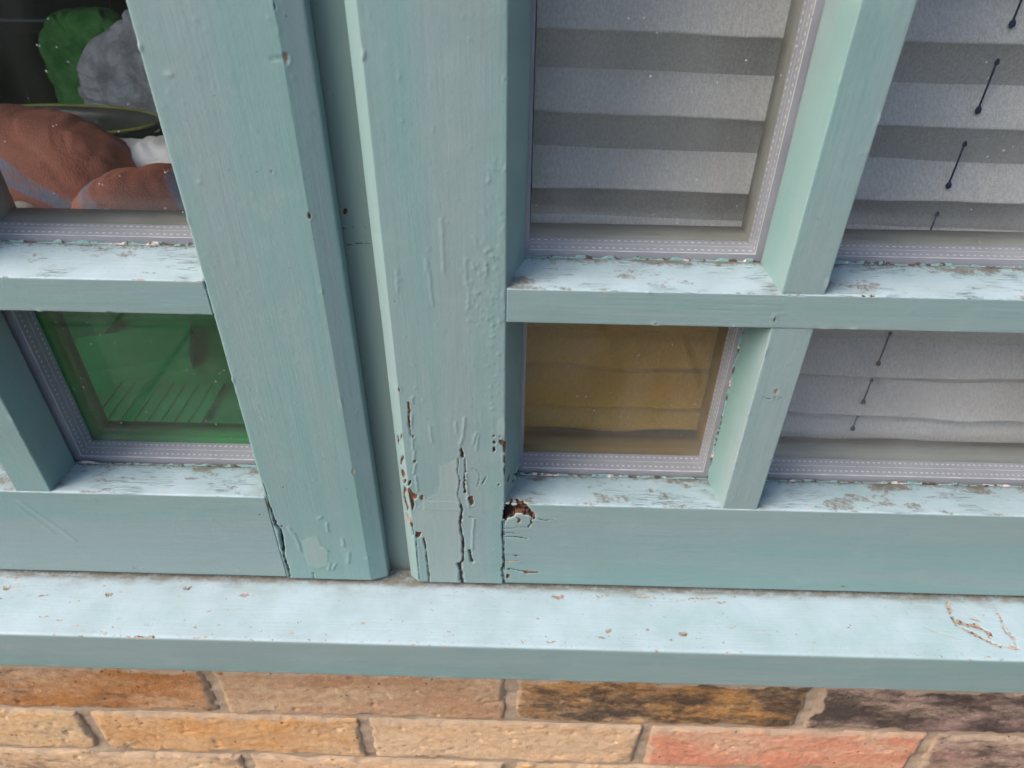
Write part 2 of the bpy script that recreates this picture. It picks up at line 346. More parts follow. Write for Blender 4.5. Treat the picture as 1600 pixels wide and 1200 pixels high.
FRONT=[('crack',[(-63.2,157.4),(-63.5,148.9),(-63.8,140.1),(-63.9,133.4),(-62.6,132.0)],0.7,0.8),
('ridge',[(-61.9,148.9),(-63.0,140.2),(-63.6,135.7)],0.8,0.35),
('ridge',[(-62.7,130.5),(-63.4,121.2)],0.8,0.4),
('ridge',[(-62.3,120.5),(-63.4,113.4)],0.8,0.4),
('ridge',[(-62.8,109.4),(-64.2,101.3)],0.8,0.4),
('ridge',[(-63.2,98.8),(-62.9,86.2)],0.8,0.4),
('ridge',[(-60.8,157.4),(-61.4,160.2),(-59.9,161.6)],0.8,0.4),
('hole',[(-61.6,132.0),(-61.7,131.5),(-62.1,131.2),(-62.4,131.5),(-62.5,132.0),(-62.3,132.5),(-62.0,132.7),(-61.7,132.5)],0,0.8),
('hole',[(-61.7,124.8),(-61.9,124.3),(-62.1,124.1),(-62.4,124.3),(-62.4,124.8),(-62.3,125.2),(-62.0,125.5),(-61.8,125.3)],0,0.8),
('hole',[(-62.3,111.4),(-62.5,110.5),(-62.9,110.1),(-63.2,110.5),(-63.3,111.4),(-63.1,112.3),(-62.7,112.7),(-62.4,112.3)],0,0.8),
('hole',[(-66.6,92.9),(-67.6,90.9),(-68.5,90.1),(-68.9,90.9),(-68.4,92.8),(-67.5,94.7),(-66.6,95.6),(-66.2,94.8)],0,0.9),
('hole',[(-69.5,130.3),(-69.8,128.0),(-70.1,127.0),(-70.3,128.0),(-70.3,130.2),(-70.0,132.5),(-69.6,133.4),(-69.4,132.5)],0,0.8),
('chip',[(-71.7,126.4),(-72.2,123.0),(-72.6,121.6),(-72.8,123.0),(-72.7,126.3),(-72.2,129.7),(-71.8,131.1),(-71.6,129.7)],0,0.6),
('hole',[(-70.5,110.8),(-71.8,106.6),(-72.7,104.9),(-72.7,106.6),(-71.8,110.7),(-70.6,114.8),(-69.7,116.5),(-69.6,114.9)],0,0.9),
('chip',[(-69.9,98.6),(-70.5,95.8),(-71.6,94.6),(-72.5,95.7),(-72.7,98.5),(-72.1,101.3),(-71.0,102.5),(-70.1,101.4)],0,0.7),
('hole',[(-69.8,92.8),(-70.7,90.8),(-71.6,90.0),(-71.8,90.8),(-71.3,92.7),(-70.4,94.7),(-69.6,95.5),(-69.4,94.7)],0,0.9),
('chip',[(-69.4,87.7),(-67.6,88.6),(-66.1,84.4),(-63.1,82.8),(-63.7,79.3),(-65.9,78.4),(-65.6,73.1),(-67.3,66.8),(-67.9,75.7),(-69.2,82.6)],0,1.1),
('chip',[(-59.6,80.3),(-60.0,78.3),(-60.7,77.5),(-61.3,78.3),(-61.5,80.3),(-61.1,82.2),(-60.4,83.1),(-59.8,82.3)],0,0.7),
('chip',[(-71.5,88.2),(-70.1,85.7),(-72.5,79.6),(-70.2,70.0),(-71.2,64.5),(-72.8,72.5),(-73.1,80.4)],0,1),
('crack',[(-69.7,60.0),(-69.0,52.7),(-69.0,43.2)],1,1.2),
('peach',[(-72.0,64.5),(-70.3,60.9),(-69.2,54.5),(-71.4,54.4),(-72.3,59.0)],0,0.6),
('chip',[(-66.7,48.5),(-62.9,47.3),(-64.2,43.4),(-66.0,40.6),(-67.0,43.3)],0,1),
('crack',[(-67.1,39.4),(-67.4,20.7),(-67.5,-6.5)],0.5,0.5),
('crack',[(-61.8,41.6),(-61.0,27.9),(-60.7,10.7),(-61.1,-6.8)],0.7,0.8),
('hole',[(-33.2,124.5),(-34.8,121.8),(-34.6,116.7),(-34.0,115.1),(-32.6,115.2),(-32.8,119.9),(-33.3,122.6)],0,1.2),
('crack',[(-32.1,115.2),(-32.3,105.6),(-33.0,94.0),(-32.9,86.4)],0.55,0.8),
('hole',[(-32.1,86.4),(-32.4,85.4),(-32.9,85.0),(-33.4,85.4),(-33.6,86.4),(-33.4,87.4),(-32.8,87.9),(-32.3,87.5)],0,1),
('crack',[(-36.4,115.1),(-37.1,103.8),(-35.9,96.4),(-37.5,84.5),(-36.0,75.0),(-35.2,67.9)],0.5,0.5),
('crack',[(-36.0,73.8),(-35.2,70.3),(-36.0,63.1),(-36.8,58.5),(-36.8,49.2),(-35.4,42.6),(-35.7,32.8),(-36.1,19.9),(-38.5,15.7)],1,1.4),
('crack',[(-38.8,15.7),(-38.1,6.4),(-37.5,-5.9)],1.7,1.6),
('chip',[(-30.9,81.9),(-28.1,82.9),(-27.6,75.5),(-29.5,73.6),(-30.4,77.6)],0,1),
('crack',[(-30.7,63.3),(-26.3,63.0)],0.4,0.4),
('ridge',[(-27.9,61.5),(-28.9,46.6),(-29.5,32.1)],1.1,0.45),
('ridge',[(-32.1,102.3),(-31.8,94.1),(-31.4,85.6),(-31.1,72.5)],1,0.4),
('ridge',[(-34.9,126.0),(-33.0,132.1),(-31.9,141.1),(-31.6,146.9)],1,0.4),
('ridge',[(-36.6,143.9),(-36.5,136.5)],0.8,0.3),
('ridge',[(-51.9,139.8),(-51.4,127.8)],0.9,0.3),
('ridge',[(-25.0,135.4),(-26.9,127.0)],0.9,0.35),
('ridge',[(-23.6,133.9),(-25.2,121.7)],0.8,0.3),
('crack',[(-31.4,106.0),(-27.3,107.0),(-24.1,104.2),(-23.3,101.0),(-24.9,91.8)],0.4,0.35),
('crack',[(-19.4,100.7),(-21.9,93.1)],0.5,0.5),
('crack',[(-31.2,30.1),(-31.0,23.1),(-29.8,18.1)],1.3,1.3),
('hole',[(-13.8,133.5),(-14.0,132.7),(-14.5,132.4),(-15.0,132.7),(-15.2,133.5),(-15.0,134.2),(-14.5,134.5),(-14.0,134.2)],0,0.9),
('hole',[(-13.4,128.6),(-13.7,127.6),(-14.3,127.2),(-14.9,127.6),(-15.1,128.5),(-14.9,129.5),(-14.3,129.9),(-13.7,129.6)],0,0.9),
('hole',[(-13.5,123.0),(-13.8,121.2),(-14.5,120.5),(-15.1,121.2),(-15.4,122.9),(-15.1,124.7),(-14.4,125.4),(-13.8,124.7)],0,0.9),
('hole',[(-10.6,133.2),(-10.8,132.6),(-11.1,132.3),(-11.5,132.6),(-11.6,133.2),(-11.5,133.8),(-11.1,134.1),(-10.8,133.9)],0,0.9),
('chip',[(-11.4,130.6),(-9.1,130.2),(-7.4,128.4),(-7.5,120.7),(-8.8,121.4),(-9.4,126.0),(-11.1,127.5)],0,0.8),
('chip',[(-7.7,114.4),(-7.8,112.0),(-8.2,111.1),(-8.6,112.0),(-8.7,114.4),(-8.6,116.7),(-8.2,117.7),(-7.8,116.8)],0,0.6),
('chip',[(-7.7,105.6),(-7.8,102.4),(-8.1,101.1),(-8.5,102.4),(-8.6,105.6),(-8.5,108.7),(-8.2,110.0),(-7.8,108.7)],0,0.6),
('hole',[(-11.1,93.5),(-11.3,92.7),(-11.7,92.3),(-12.1,92.6),(-12.2,93.5),(-12.1,94.3),(-11.7,94.7),(-11.3,94.3)],0,0.8),
('hole',[(-5.0,92.5),(-5.2,90.7),(-5.8,89.9),(-6.4,90.6),(-6.7,92.4),(-6.5,94.2),(-5.9,94.9),(-5.3,94.2)],0,0.7),
('patch',[(-47.2,108.3),(-41.9,110.1),(-36.7,114.3),(-36.6,102.2),(-37.4,85.4),(-36.1,69.7),(-46.1,69.3),(-59.7,69.7),(-59.2,77.7),(-49.6,84.1),(-47.4,93.5)],0,0.12),
('patch',[(-59.2,76.5),(-37.1,77.3),(-35.3,64.9),(-36.8,48.2),(-36.2,26.9),(-39.2,13.6),(-38.5,-5.4),(-60.4,-6.2),(-60.5,26.0),(-66.6,50.9),(-66.0,68.3)],0,0.12),
('patch',[(-12.0,144.6),(-8.1,146.9),(-8.0,132.9),(-11.4,134.3)],0,0.1),
('crack',[(-8.5,59.5),(-8.8,49.3),(-8.4,33.9),(-8.0,19.9),(-8.7,11.7),(-8.3,4.4),(-7.9,-4.6)],0.9,2),
('crack',[(-8.8,12.7),(-8.6,4.4)],1.6,2),
('rot',[(-8.2,76.0),(-5.4,75.2),(-1.1,74.0),(-0.6,78.0),(-1.9,83.6),(0.6,83.3),(1.6,79.0),(4.3,78.2),(6.9,74.8),(9.4,71.3),(12.4,65.1),(11.5,62.8),(7.7,65.9),(4.0,66.6),(-0.4,66.5),(-3.5,63.6),(-7.2,60.3),(-8.6,62.6)],0,4),
('crack',[(12.5,62.9),(17.8,61.2),(24.0,61.9)],0.5,0.5),
('crack',[(9.7,62.3),(9.5,57.7),(7.7,54.4)],0.8,0.8),
('chip',[(-0.4,64.2),(2.8,62.1),(1.9,58.4),(0.0,58.7),(1.3,61.1)],0,0.8),
('crack',[(-7.1,44.4),(-0.0,44.2),(7.6,43.1)],0.6,0.8),
('crack',[(-6.6,25.9),(-1.7,25.6),(1.5,25.5)],0.6,0.8),
('crack',[(-6.9,10.0),(-3.5,11.2),(2.5,9.4),(9.2,8.6)],0.8,1),
('chip',[(5.1,9.5),(15.8,8.9),(15.9,7.8),(5.9,6.4)],0,0.7),
('chip',[(-3.7,3.4),(-4.1,1.4),(-5.1,0.5),(-6.2,1.3),(-6.6,3.2),(-6.2,5.2),(-5.2,6.0),(-4.1,5.3)],0,0.7),
('peach',[(3.6,20.2),(2.1,19.7),(-1.7,19.3),(-5.4,19.4),(-6.9,19.8),(-5.4,20.4),(-1.7,20.7),(2.1,20.7)],0,0.4),
('crack',[(-7.8,52.4),(-2.1,53.1),(0.4,54.6),(7.4,53.9)],0.4,0.5),
('crack',[(-7.1,48.7),(3.7,48.1)],0.35,0.3),
('crack',[(-5.7,70.6),(-2.7,82.2),(0.9,90.1)],1,1.5),
('crack',[(-162.3,96.3),(-161.1,88.8),(-160.7,78.6),(-160.2,65.3),(-159.4,51.5),(-157.0,45.0),(-158.5,35.4),(-158.7,25.5),(-159.8,19.4),(-159.6,9.2),(-159.8,-2.9)],1.1,2),
('crack',[(-157.6,41.2),(-158.8,26.5)],1.5,2),
('crack',[(-162.2,254.2),(-162.1,242.0),(-161.4,229.3)],0.5,1),
('patch',[(-143.8,35.9),(-140.1,38.5),(-133.4,40.2),(-132.6,32.4),(-128.2,26.7),(-131.3,10.3),(-138.5,6.9),(-143.2,10.9),(-144.4,20.0)],0,0.2),
('ridge',[(-148.3,43.5),(-147.7,35.8),(-147.2,24.9)],1,0.5),
('ridge',[(-151.2,49.0),(-149.8,42.4)],1,0.4),
('crack',[(-142.5,2.5),(-142.4,-5.5)],0.6,0.6),
('ridge',[(-128.8,13.5),(-130.5,6.2)],1,0.5),
('ridge',[(-124.9,12.6),(-127.8,6.3)],1,0.5),
('ridge',[(-131.9,28.5),(-128.5,26.7)],1,0.5),
('ridge',[(-113.9,25.2),(-116.0,14.0)],1,0.5),
('ridge',[(-116.4,38.9),(-116.8,31.1)],1,0.5),
('ridge',[(-124.9,53.7),(-125.4,46.2)],1,0.5),
('ridge',[(-130.0,58.2),(-127.2,60.1)],1,0.5),
('chip',[(-155.1,50.3),(-155.4,49.4),(-155.8,49.0),(-156.1,49.3),(-156.1,50.3),(-155.8,51.2),(-155.3,51.6),(-155.0,51.2)],0,0.5),
('hole',[(-147.2,86.5),(-147.5,86.0),(-148.0,85.8),(-148.4,86.0),(-148.5,86.5),(-148.2,87.0),(-147.7,87.2),(-147.3,87.0)],0,0.6),
('hole',[(-167.5,60.3),(-167.8,59.8),(-168.2,59.6),(-168.6,59.8),(-168.7,60.3),(-168.4,60.7),(-168.0,60.9),(-167.6,60.7)],0,0.6),
('dent',[(-107.5,340.4),(-101.8,340.9),(-101.0,339.8),(-101.0,337.9),(-103.1,338.3),(-107.8,338.9)],0,0.5),
('peachd',[(-101.7,341.4),(-100.0,340.9),(-99.7,338.3),(-100.8,336.4),(-101.3,338.3)],0,0.8),
('chip',[(-101.5,360.5),(-101.0,359.1),(-101.4,357.4),(-101.8,358.0)],0,0.7),
('hole',[(-115.4,290.9),(-115.6,290.5),(-116.0,290.4),(-116.4,290.5),(-116.5,290.9),(-116.3,291.3),(-115.8,291.4),(-115.4,291.3)],0,0.6),
('hole',[(-119.6,309.6),(-119.8,309.4),(-119.9,309.3),(-120.1,309.4),(-120.1,309.5),(-120.0,309.7),(-119.8,309.8),(-119.7,309.7)],0,0.4),
('patch',[(-149.4,285.3),(-149.9,284.7),(-150.7,284.4),(-151.4,284.6),(-151.5,285.2),(-151.1,285.9),(-150.3,286.1),(-149.6,285.9)],0,0.2),
('patch',[(-149.7,332.5),(-150.4,331.9),(-151.6,331.6),(-152.7,331.8),(-153.0,332.4),(-152.4,333.1),(-151.1,333.4),(-150.0,333.1)],0,0.25),
('ridge',[(-39.0,269.0),(-39.0,258.6),(-39.2,249.0),(-39.1,241.6)],1,0.22),
('ridge',[(-46.5,241.5),(-46.3,231.3),(-45.9,222.1)],1,0.22),
('ridge',[(-62.5,241.7),(-63.2,229.6)],1,0.22),
('ridge',[(-28.1,249.3),(-28.3,234.3)],1,0.22),
('ridge',[(-27.0,229.2),(-27.2,221.2)],1,0.22),
('ridge',[(-18.2,247.1),(-17.7,240.9)],1,0.22),
('ridge',[(-47.9,241.4),(-47.3,247.6)],1,0.22),
('peachd',[(144.0,170.3),(144.0,169.0),(143.3,168.4),(142.5,168.9),(141.8,170.2),(141.9,171.5),(142.5,172.0),(143.4,171.5)],0,0.5),
('peachd',[(144.1,166.6),(144.0,166.0),(143.6,165.7),(143.0,166.0),(142.7,166.6),(142.7,167.2),(143.2,167.5),(143.7,167.3)],0,0.5),
('crack',[(137.4,166.4),(143.2,164.3),(148.0,166.7)],0.4,0.3),
('crack',[(132.4,232.7),(142.8,232.2)],0.5,0.6),
]
MULL=[('crack',[(-90.1,257.8),(-85.3,258.5),(-80.9,258.6),(-77.1,258.5)],0.5,0.5),
('crack',[(-91.4,255.8),(-91.3,249.5),(-87.4,248.8),(-82.9,250.2),(-77.6,249.9)],0.5,0.5),
('hole',[(-86.9,266.9),(-87.4,265.6),(-88.2,265.1),(-89.0,265.6),(-89.2,266.8),(-88.7,268.0),(-87.8,268.6),(-87.0,268.1)],0,1),
('crack',[(-91.6,349.9),(-92.0,333.4),(-92.2,289.5),(-92.4,242.1),(-91.7,178.9),(-91.6,65.3)],0.5,0.8),
]
SILLF=[('peach',[(301.3,-11.6),(301.8,-20.9),(309.1,-26.3),(316.3,-31.6),(322.7,-35.5),(335.2,-37.2)],3.3,0.4),
('peach',[(335.2,-37.2),(334.8,-30.4),(333.7,-23.5),(334.6,-16.4),(333.8,-8.5)],2.1,0.4),
('peach',[(314.0,-21.3),(320.9,-24.6),(320.2,-28.8)],1.5,0.4),
('peach',[(302.9,-3.4),(302.3,-10.8)],2.25,0.4),
('peach',[(315.0,-14.8),(318.3,-17.6)],1.8,0.4),
('peach',[(303.1,-18.0),(308.4,-20.7),(314.7,-19.8)],1.5,0.4),
('scr',[(278.5,-22.3),(286.3,-27.0),(300.4,-31.4)],1.2,0.1),
('scr',[(283.2,-25.0),(291.1,-24.7),(296.7,-26.7)],1,0.1),
('scr',[(263.7,-35.2),(270.2,-35.0)],0.5,0.1),
('scr',[(280.5,-34.7),(284.2,-34.9)],0.5,0.1),
('peach',[(27.7,-7.0),(30.5,-7.4),(33.3,-6.6)],1.6,0.2),
('peach',[(58.4,-5.5),(60.0,-6.0),(61.8,-5.1)],0.9,0.2),
('peach',[(62.7,-31.9),(63.8,-32.3),(64.9,-31.6)],1.4,0.2),
('peach',[(57.0,-36.7),(59.7,-37.1),(62.4,-36.3)],0.9,0.2),
('peach',[(89.0,-30.6),(89.8,-31.0),(90.7,-30.3)],0.9,0.2),
('peach',[(112.0,-32.8),(113.7,-33.2),(115.5,-32.5)],1.4,0.2),
('peach',[(147.1,-27.2),(148.1,-27.6),(149.3,-26.9)],0.9,0.2),
('peach',[(121.8,-36.0),(123.9,-36.4),(126.1,-35.6)],0.5,0.2),
('peach',[(139.5,-38.3),(140.5,-38.7),(141.7,-38.0)],0.5,0.2),
('peach',[(5.1,-41.2),(6.2,-41.6),(7.3,-40.9)],0.6,0.2),
('peach',[(20.6,-41.1),(24.3,-41.5),(28.0,-40.7)],0.4,0.2),
('peach',[(71.3,-40.5),(72.1,-40.9),(73.1,-40.2)],0.6,0.2),
('peach',[(108.9,-6.5),(115.6,-6.8),(122.4,-5.9)],0.9,0.2),
('peach',[(85.6,-4.7),(91.2,-5.0),(96.9,-4.1)],0.9,0.2),
('peach',[(123.7,-4.9),(132.6,-5.1),(141.8,-4.1)],0.9,0.2),
('peach',[(141.1,-7.5),(144.4,-7.9),(147.9,-7.0)],0.9,0.2),
('peach',[(-358.6,-11.3),(-357.0,-11.8),(-356.1,-11.0)],1.5,0.2),
('peach',[(-285.1,-14.2),(-283.3,-14.6),(-282.1,-13.9)],1.4,0.2),
('peach',[(-232.5,-7.6),(-230.7,-8.1),(-229.4,-7.3)],1.4,0.2),
('peach',[(-190.6,-11.5),(-188.8,-11.9),(-187.5,-11.1)],1.5,0.2),
('peach',[(-323.0,-32.4),(-320.1,-32.7),(-317.7,-32.0)],0.6,0.2),
('peach',[(-312.6,-34.4),(-308.1,-34.8),(-304.1,-33.9)],0.4,0.2),
('peach',[(-297.7,-38.1),(-294.8,-38.5),(-292.5,-37.7)],0.6,0.2),
('peach',[(-249.2,-36.1),(-246.4,-36.5),(-244.0,-35.7)],0.8,0.2),
('peach',[(-215.8,-36.6),(-214.7,-37.0),(-214.1,-36.3)],0.5,0.2),
('peach',[(-199.8,-34.7),(-199.1,-35.2),(-198.8,-34.5)],0.5,0.2),
('peach',[(-363.7,-1.8),(-355.5,-2.1),(-348.0,-1.1)],0.7,0.2),
('peach',[(-361.3,-10.1),(-353.2,-10.4),(-345.8,-9.4)],0.5,0.2),
('peach',[(-339.8,-16.4),(-331.8,-16.7),(-324.4,-15.7)],0.4,0.2),
('peach',[(-251.6,-46.0),(-245.6,-46.3),(-240.1,-45.4)],1.6,0.2),
('peach',[(-309.4,-21.1),(-308.1,-21.5),(-307.3,-20.8)],0.4,0.2),
('peach',[(-213.1,-44.5),(-208.7,-44.9),(-204.7,-44.1)],0.5,0.2),
]
# ------------------------------------------------------------------ wear evaluated on dense timber surfaces (millimetres)
def seg_dist(P, pts):
    d = np.full(len(P), 1e9)
    for a, b in zip(pts[:-1], pts[1:]):
        a = np.array(a); b = np.array(b); v = b - a; L = max(v @ v, 1e-9)
        t = np.clip(((P - a) @ v) / L, 0, 1)
        d = np.minimum(d, np.hypot(*(P - a - t[:, None] * v).T))
    return d
def poly_sd(P, pts):
    d = seg_dist(P, list(pts) + [pts[0]]); ins = np.zeros(len(P), bool); n = len(pts)
    for i in range(n):
        x0, y0 = pts[i]; x1, y1 = pts[(i + 1) % n]
        if y0 == y1: continue
        c = ((P[:, 1] > y0) != (P[:, 1] > y1)) & (P[:, 0] < (x1 - x0) * (P[:, 1] - y0) / (y1 - y0) + x0)
        ins ^= c
    return np.where(ins, -d, d)
def wear(P, feats, A, h):
    """P Nx2 in mm; fills attributes A and returns height h (mm)"""
    q = np.c_[P, np.zeros(len(P))]
    J = P + (np.c_[fbm(q / 1.6, 3, 2), fbm(q / 1.6, 9, 2)] - .5) * 1.0
    for kind, pts, w, dep in feats:
        xs = [p[0] for p in pts]; ys = [p[1] for p in pts]; m = 4
        k = np.nonzero((P[:, 0] > min(xs) - m) & (P[:, 0] < max(xs) + m) & (P[:, 1] > min(ys) - m) & (P[:, 1] < max(ys) + m))[0]
        if not len(k): continue
        p = J[k]
        if kind in ('crack', 'ridge', 'peach', 'scr') and w:
            d = seg_dist(p, pts)
            if kind == 'crack': w = w * np.clip(.35 + 1.3 * fbm(np.c_[P[k] / 5., np.zeros(len(k))], 55, 2), .4, 1.6)
            if kind == 'crack':
                A['crack'][k] = np.maximum(A['crack'][k], np.clip(.5 + (w / 2 - d) / .9, 0, 1))
                h[k] -= dep * np.clip(1.3 - d / (w * .75), 0, 1)
                h[k] += .07 * np.exp(-((d - w - .5) / .5) ** 2)
                if dep >= .8:
                    wn_ = fbm(np.c_[P[k] / 2.6, np.zeros(len(k))], 58, 2)
                    A['wood'][k] = np.maximum(A['wood'][k], np.clip(.5 + (w / 2 + .55 - d) / .8, 0, 1) * sstep(.54, .64, wn_))
            elif kind == 'ridge':
                h[k] += dep * np.exp(-(d / (w * .75)) ** 2)
            elif kind == 'peach':
                n = fbm(np.c_[P[k] / 1.1, np.zeros(len(k))], 5, 2)
                A['peach'][k] = np.maximum(A['peach'][k], np.clip(.5 + (w / 2 - d) / 1.2 + (n - .5) * 2.2, 0, 1))
                A['dirt'][k] = np.maximum(A['dirt'][k], np.clip(1.1 - d / (w * 1.5), 0, .9) * (1 if w > 1.2 else .4)); A['wood'][k] = np.maximum(A['wood'][k], np.clip(.5 + (w / 2 - d) / 1.2 + (fbm(np.c_[P[k] / .9, np.zeros(len(k))], 6, 2) - .50) * 2.4, 0, 1) * (w > .9))
                h[k] -= dep * np.clip(1.3 - d / w, 0, 1) * (n + .4)
            else:
                A['patch'][k] = np.maximum(A['patch'][k], np.clip(.5 + (w / 2 - d) / 1.2, 0, .9)); h[k] -= dep * np.clip(1.3 - d / w, 0, 1)
        else:
            sd = poly_sd(p, pts); v = np.clip(.5 - sd / 1.0, 0, 1)
            rim = .16 * np.exp(-((sd - .6) / .5) ** 2)
            n = fbm(np.c_[P[k] / np.array([.8, 2.5]), np.zeros(len(k))], 21, 2)
            if kind == 'patch':
                A['patch'][k] = np.maximum(A['patch'][k], v); h[k] += dep * v + .12 * np.exp(-(sd / .5) ** 2)
            elif kind == 'dent':
                h[k] -= dep * np.clip(-sd / 1.5, 0, 1); A['dirt'][k] = np.maximum(A['dirt'][k], .6 * v)
            elif kind == 'rot':
                sd = sd + (fbm(np.c_[P[k] / 1.8, np.zeros(len(k))], 27, 3) - .5) * 3.4; v = np.clip(.5 - sd / .8, 0, 1)
                A['patch'][k] = np.maximum(A['patch'][k], np.clip(.9 - sd / 4, 0, .6))
                A['wood'][k] = np.maximum(A['wood'][k], v)
                left = np.clip(1 - (P[k][:, 0] - min(xs)) / 12, 0, 1)
                h[k] -= np.clip(-sd / 1.0, 0, 1) * (1.0 + 3.0 * n + 2.5 * left) + rim * -.4
                A['crack'][k] = np.maximum(A['crack'][k], v * sstep(.44, .56, n + .25 * left))
            else:
                a = {'chip': 'wood', 'hole': 'wood', 'peach': 'peach', 'peachd': 'peach'}[kind]
                A[a][k] = np.maximum(A[a][k], v)
                if kind == 'hole': A['crack'][k] = np.maximum(A['crack'][k], v * .62)
                h[k] -= dep * np.clip(.3 - sd / .5, 0, 1) * (.75 + .5 * n) - rim
    return h

FRONT += [('ridge', [(-323.6, 67.), (-310.5, 46.), (-301., 30.)], 1.6, .22), ('ridge', [(-327., 62.), (-313., 36.)], 1.4, .18)]
# small knocks and lost paint along exposed arrises
eg = random.Random(19)
for (xa, za, xb, zb0, n_) in ((-8, 213, 260, 213, 9), (-8, 232, 250, 233, 7), (-300, 213, -163, 213, 5), (-8, 2, 340, 1, 8), (-370, 2, -165, 1, 7), (-8.5, 110, -8.5, 350, 7), (-68, 140, -68, 350, 5), (-102, 10, -102, 350, 6), (-161, 20, -161, 350, 8), (131, 80, 131, 350, 8), (152.5, 80, 152.5, 350, 7), (-300, 80, -300, 200, 4)):
    for _ in range(n_):
        f_ = eg.random(); cx0 = xa + (xb - xa) * f_; cz0 = za + (zb0 - za) * f_; lng = eg.uniform(.5, 2.6); nar = eg.uniform(.35, .8)
        hz_ = abs(xb - xa) > abs(zb0 - za); rx_, rz_ = (lng, nar) if hz_ else (nar, lng)
        FRONT.append((eg.choice(('patch', 'dent', 'peach', 'dent', 'patch', 'hole')), [(cx0 + rx_ * math.cos(a_) * eg.uniform(.6, 1.3), cz0 + rz_ * math.sin(a_) * eg.uniform(.6, 1.3)) for a_ in np.linspace(0, 6.283, 9)[:-1]], 0, eg.uniform(.2, .5)))
def resample(prof, fine, dr, rad):
    """closed profile -> points, outward normals; fine segments subdivided, corners next to fine segments rounded"""
    n = len(prof); P = [np.array(p, float) for p in prof]
    area = sum(P[i][0] * P[(i + 1) % n][1] - P[(i + 1) % n][0] * P[i][1] for i in range(n))
    if area < 0:
        P = P[::-1]; fine = [fine[(n - 2 - i) % n] for i in range(n)]
    pts = []; nor = []
    en = []
    for i in range(n):
        e = P[(i + 1) % n] - P[i]; e /= np.linalg.norm(e); en.append(np.array([e[1], -e[0]]))
    def corner(i):
        a, b = en[i - 1], en[i]
        cr = a[0] * b[1] - a[1] * b[0]
        return (fine[i - 1] or fine[i]) and cr > .15
    off = []
    for i in range(n):
        if corner(i):
            L0 = np.linalg.norm(P[i] - P[i - 1]); L1 = np.linalg.norm(P[(i + 1) % n] - P[i])
            c = en[i - 1] @ en[i]; ang = math.acos(max(-1, min(1, c)))
            off.append(min(rad * math.tan(ang / 2), L0 * .4, L1 * .4))
        else: off.append(0.)
    for i in range(n):
        e = P[(i + 1) % n] - P[i]; L = np.linalg.norm(e); e = e / L
        if off[i] > 0:
            p0 = P[i] - off[i] * (P[i] - P[i - 1]) / np.linalg.norm(P[i] - P[i - 1]); p1 = P[i] + off[i] * e
            for q in (.25, .5, .75):
                pts.append((1 - q) ** 2 * p0 + 2 * q * (1 - q) * P[i] + q * q * p1)
                v = (1 - q) * en[i - 1] + q * en[i]; nor.append(v / np.linalg.norm(v))
        elif True:
            v = en[i - 1] + en[i]
            if fine[i - 1] or fine[i]: pass
            else:
                pts.append(P[i]); nor.append(v / max(np.linalg.norm(v), .3))
        a = off[i]; b = L - off[(i + 1) % n]
        if fine[i]:
            k = max(1, int(round((b - a) / dr)))
            ts = np.linspace(a, b, k + 1)
        elif off[i] > 0 or off[(i + 1) % n] > 0 or fine[i - 1] or fine[(i + 1) % n]:
            ts = np.array([a, b]) if not (off[i] == 0 and off[(i + 1) % n] == 0) else np.array([a, b])
        else: ts = np.array([])
        for tt in ts:
            pts.append(P[i] + tt * e); nor.append(en[i])
    # drop duplicates
    op, on = [], []
    for p, v in zip(pts, nor):
        if op and np.linalg.norm(p - op[-1]) < 1e-6: continue
        op.append(p); on.append(v)
    if np.linalg.norm(op[0] - op[-1]) < 1e-6: op.pop(); on.pop()
    return np.array(op), np.array(on)

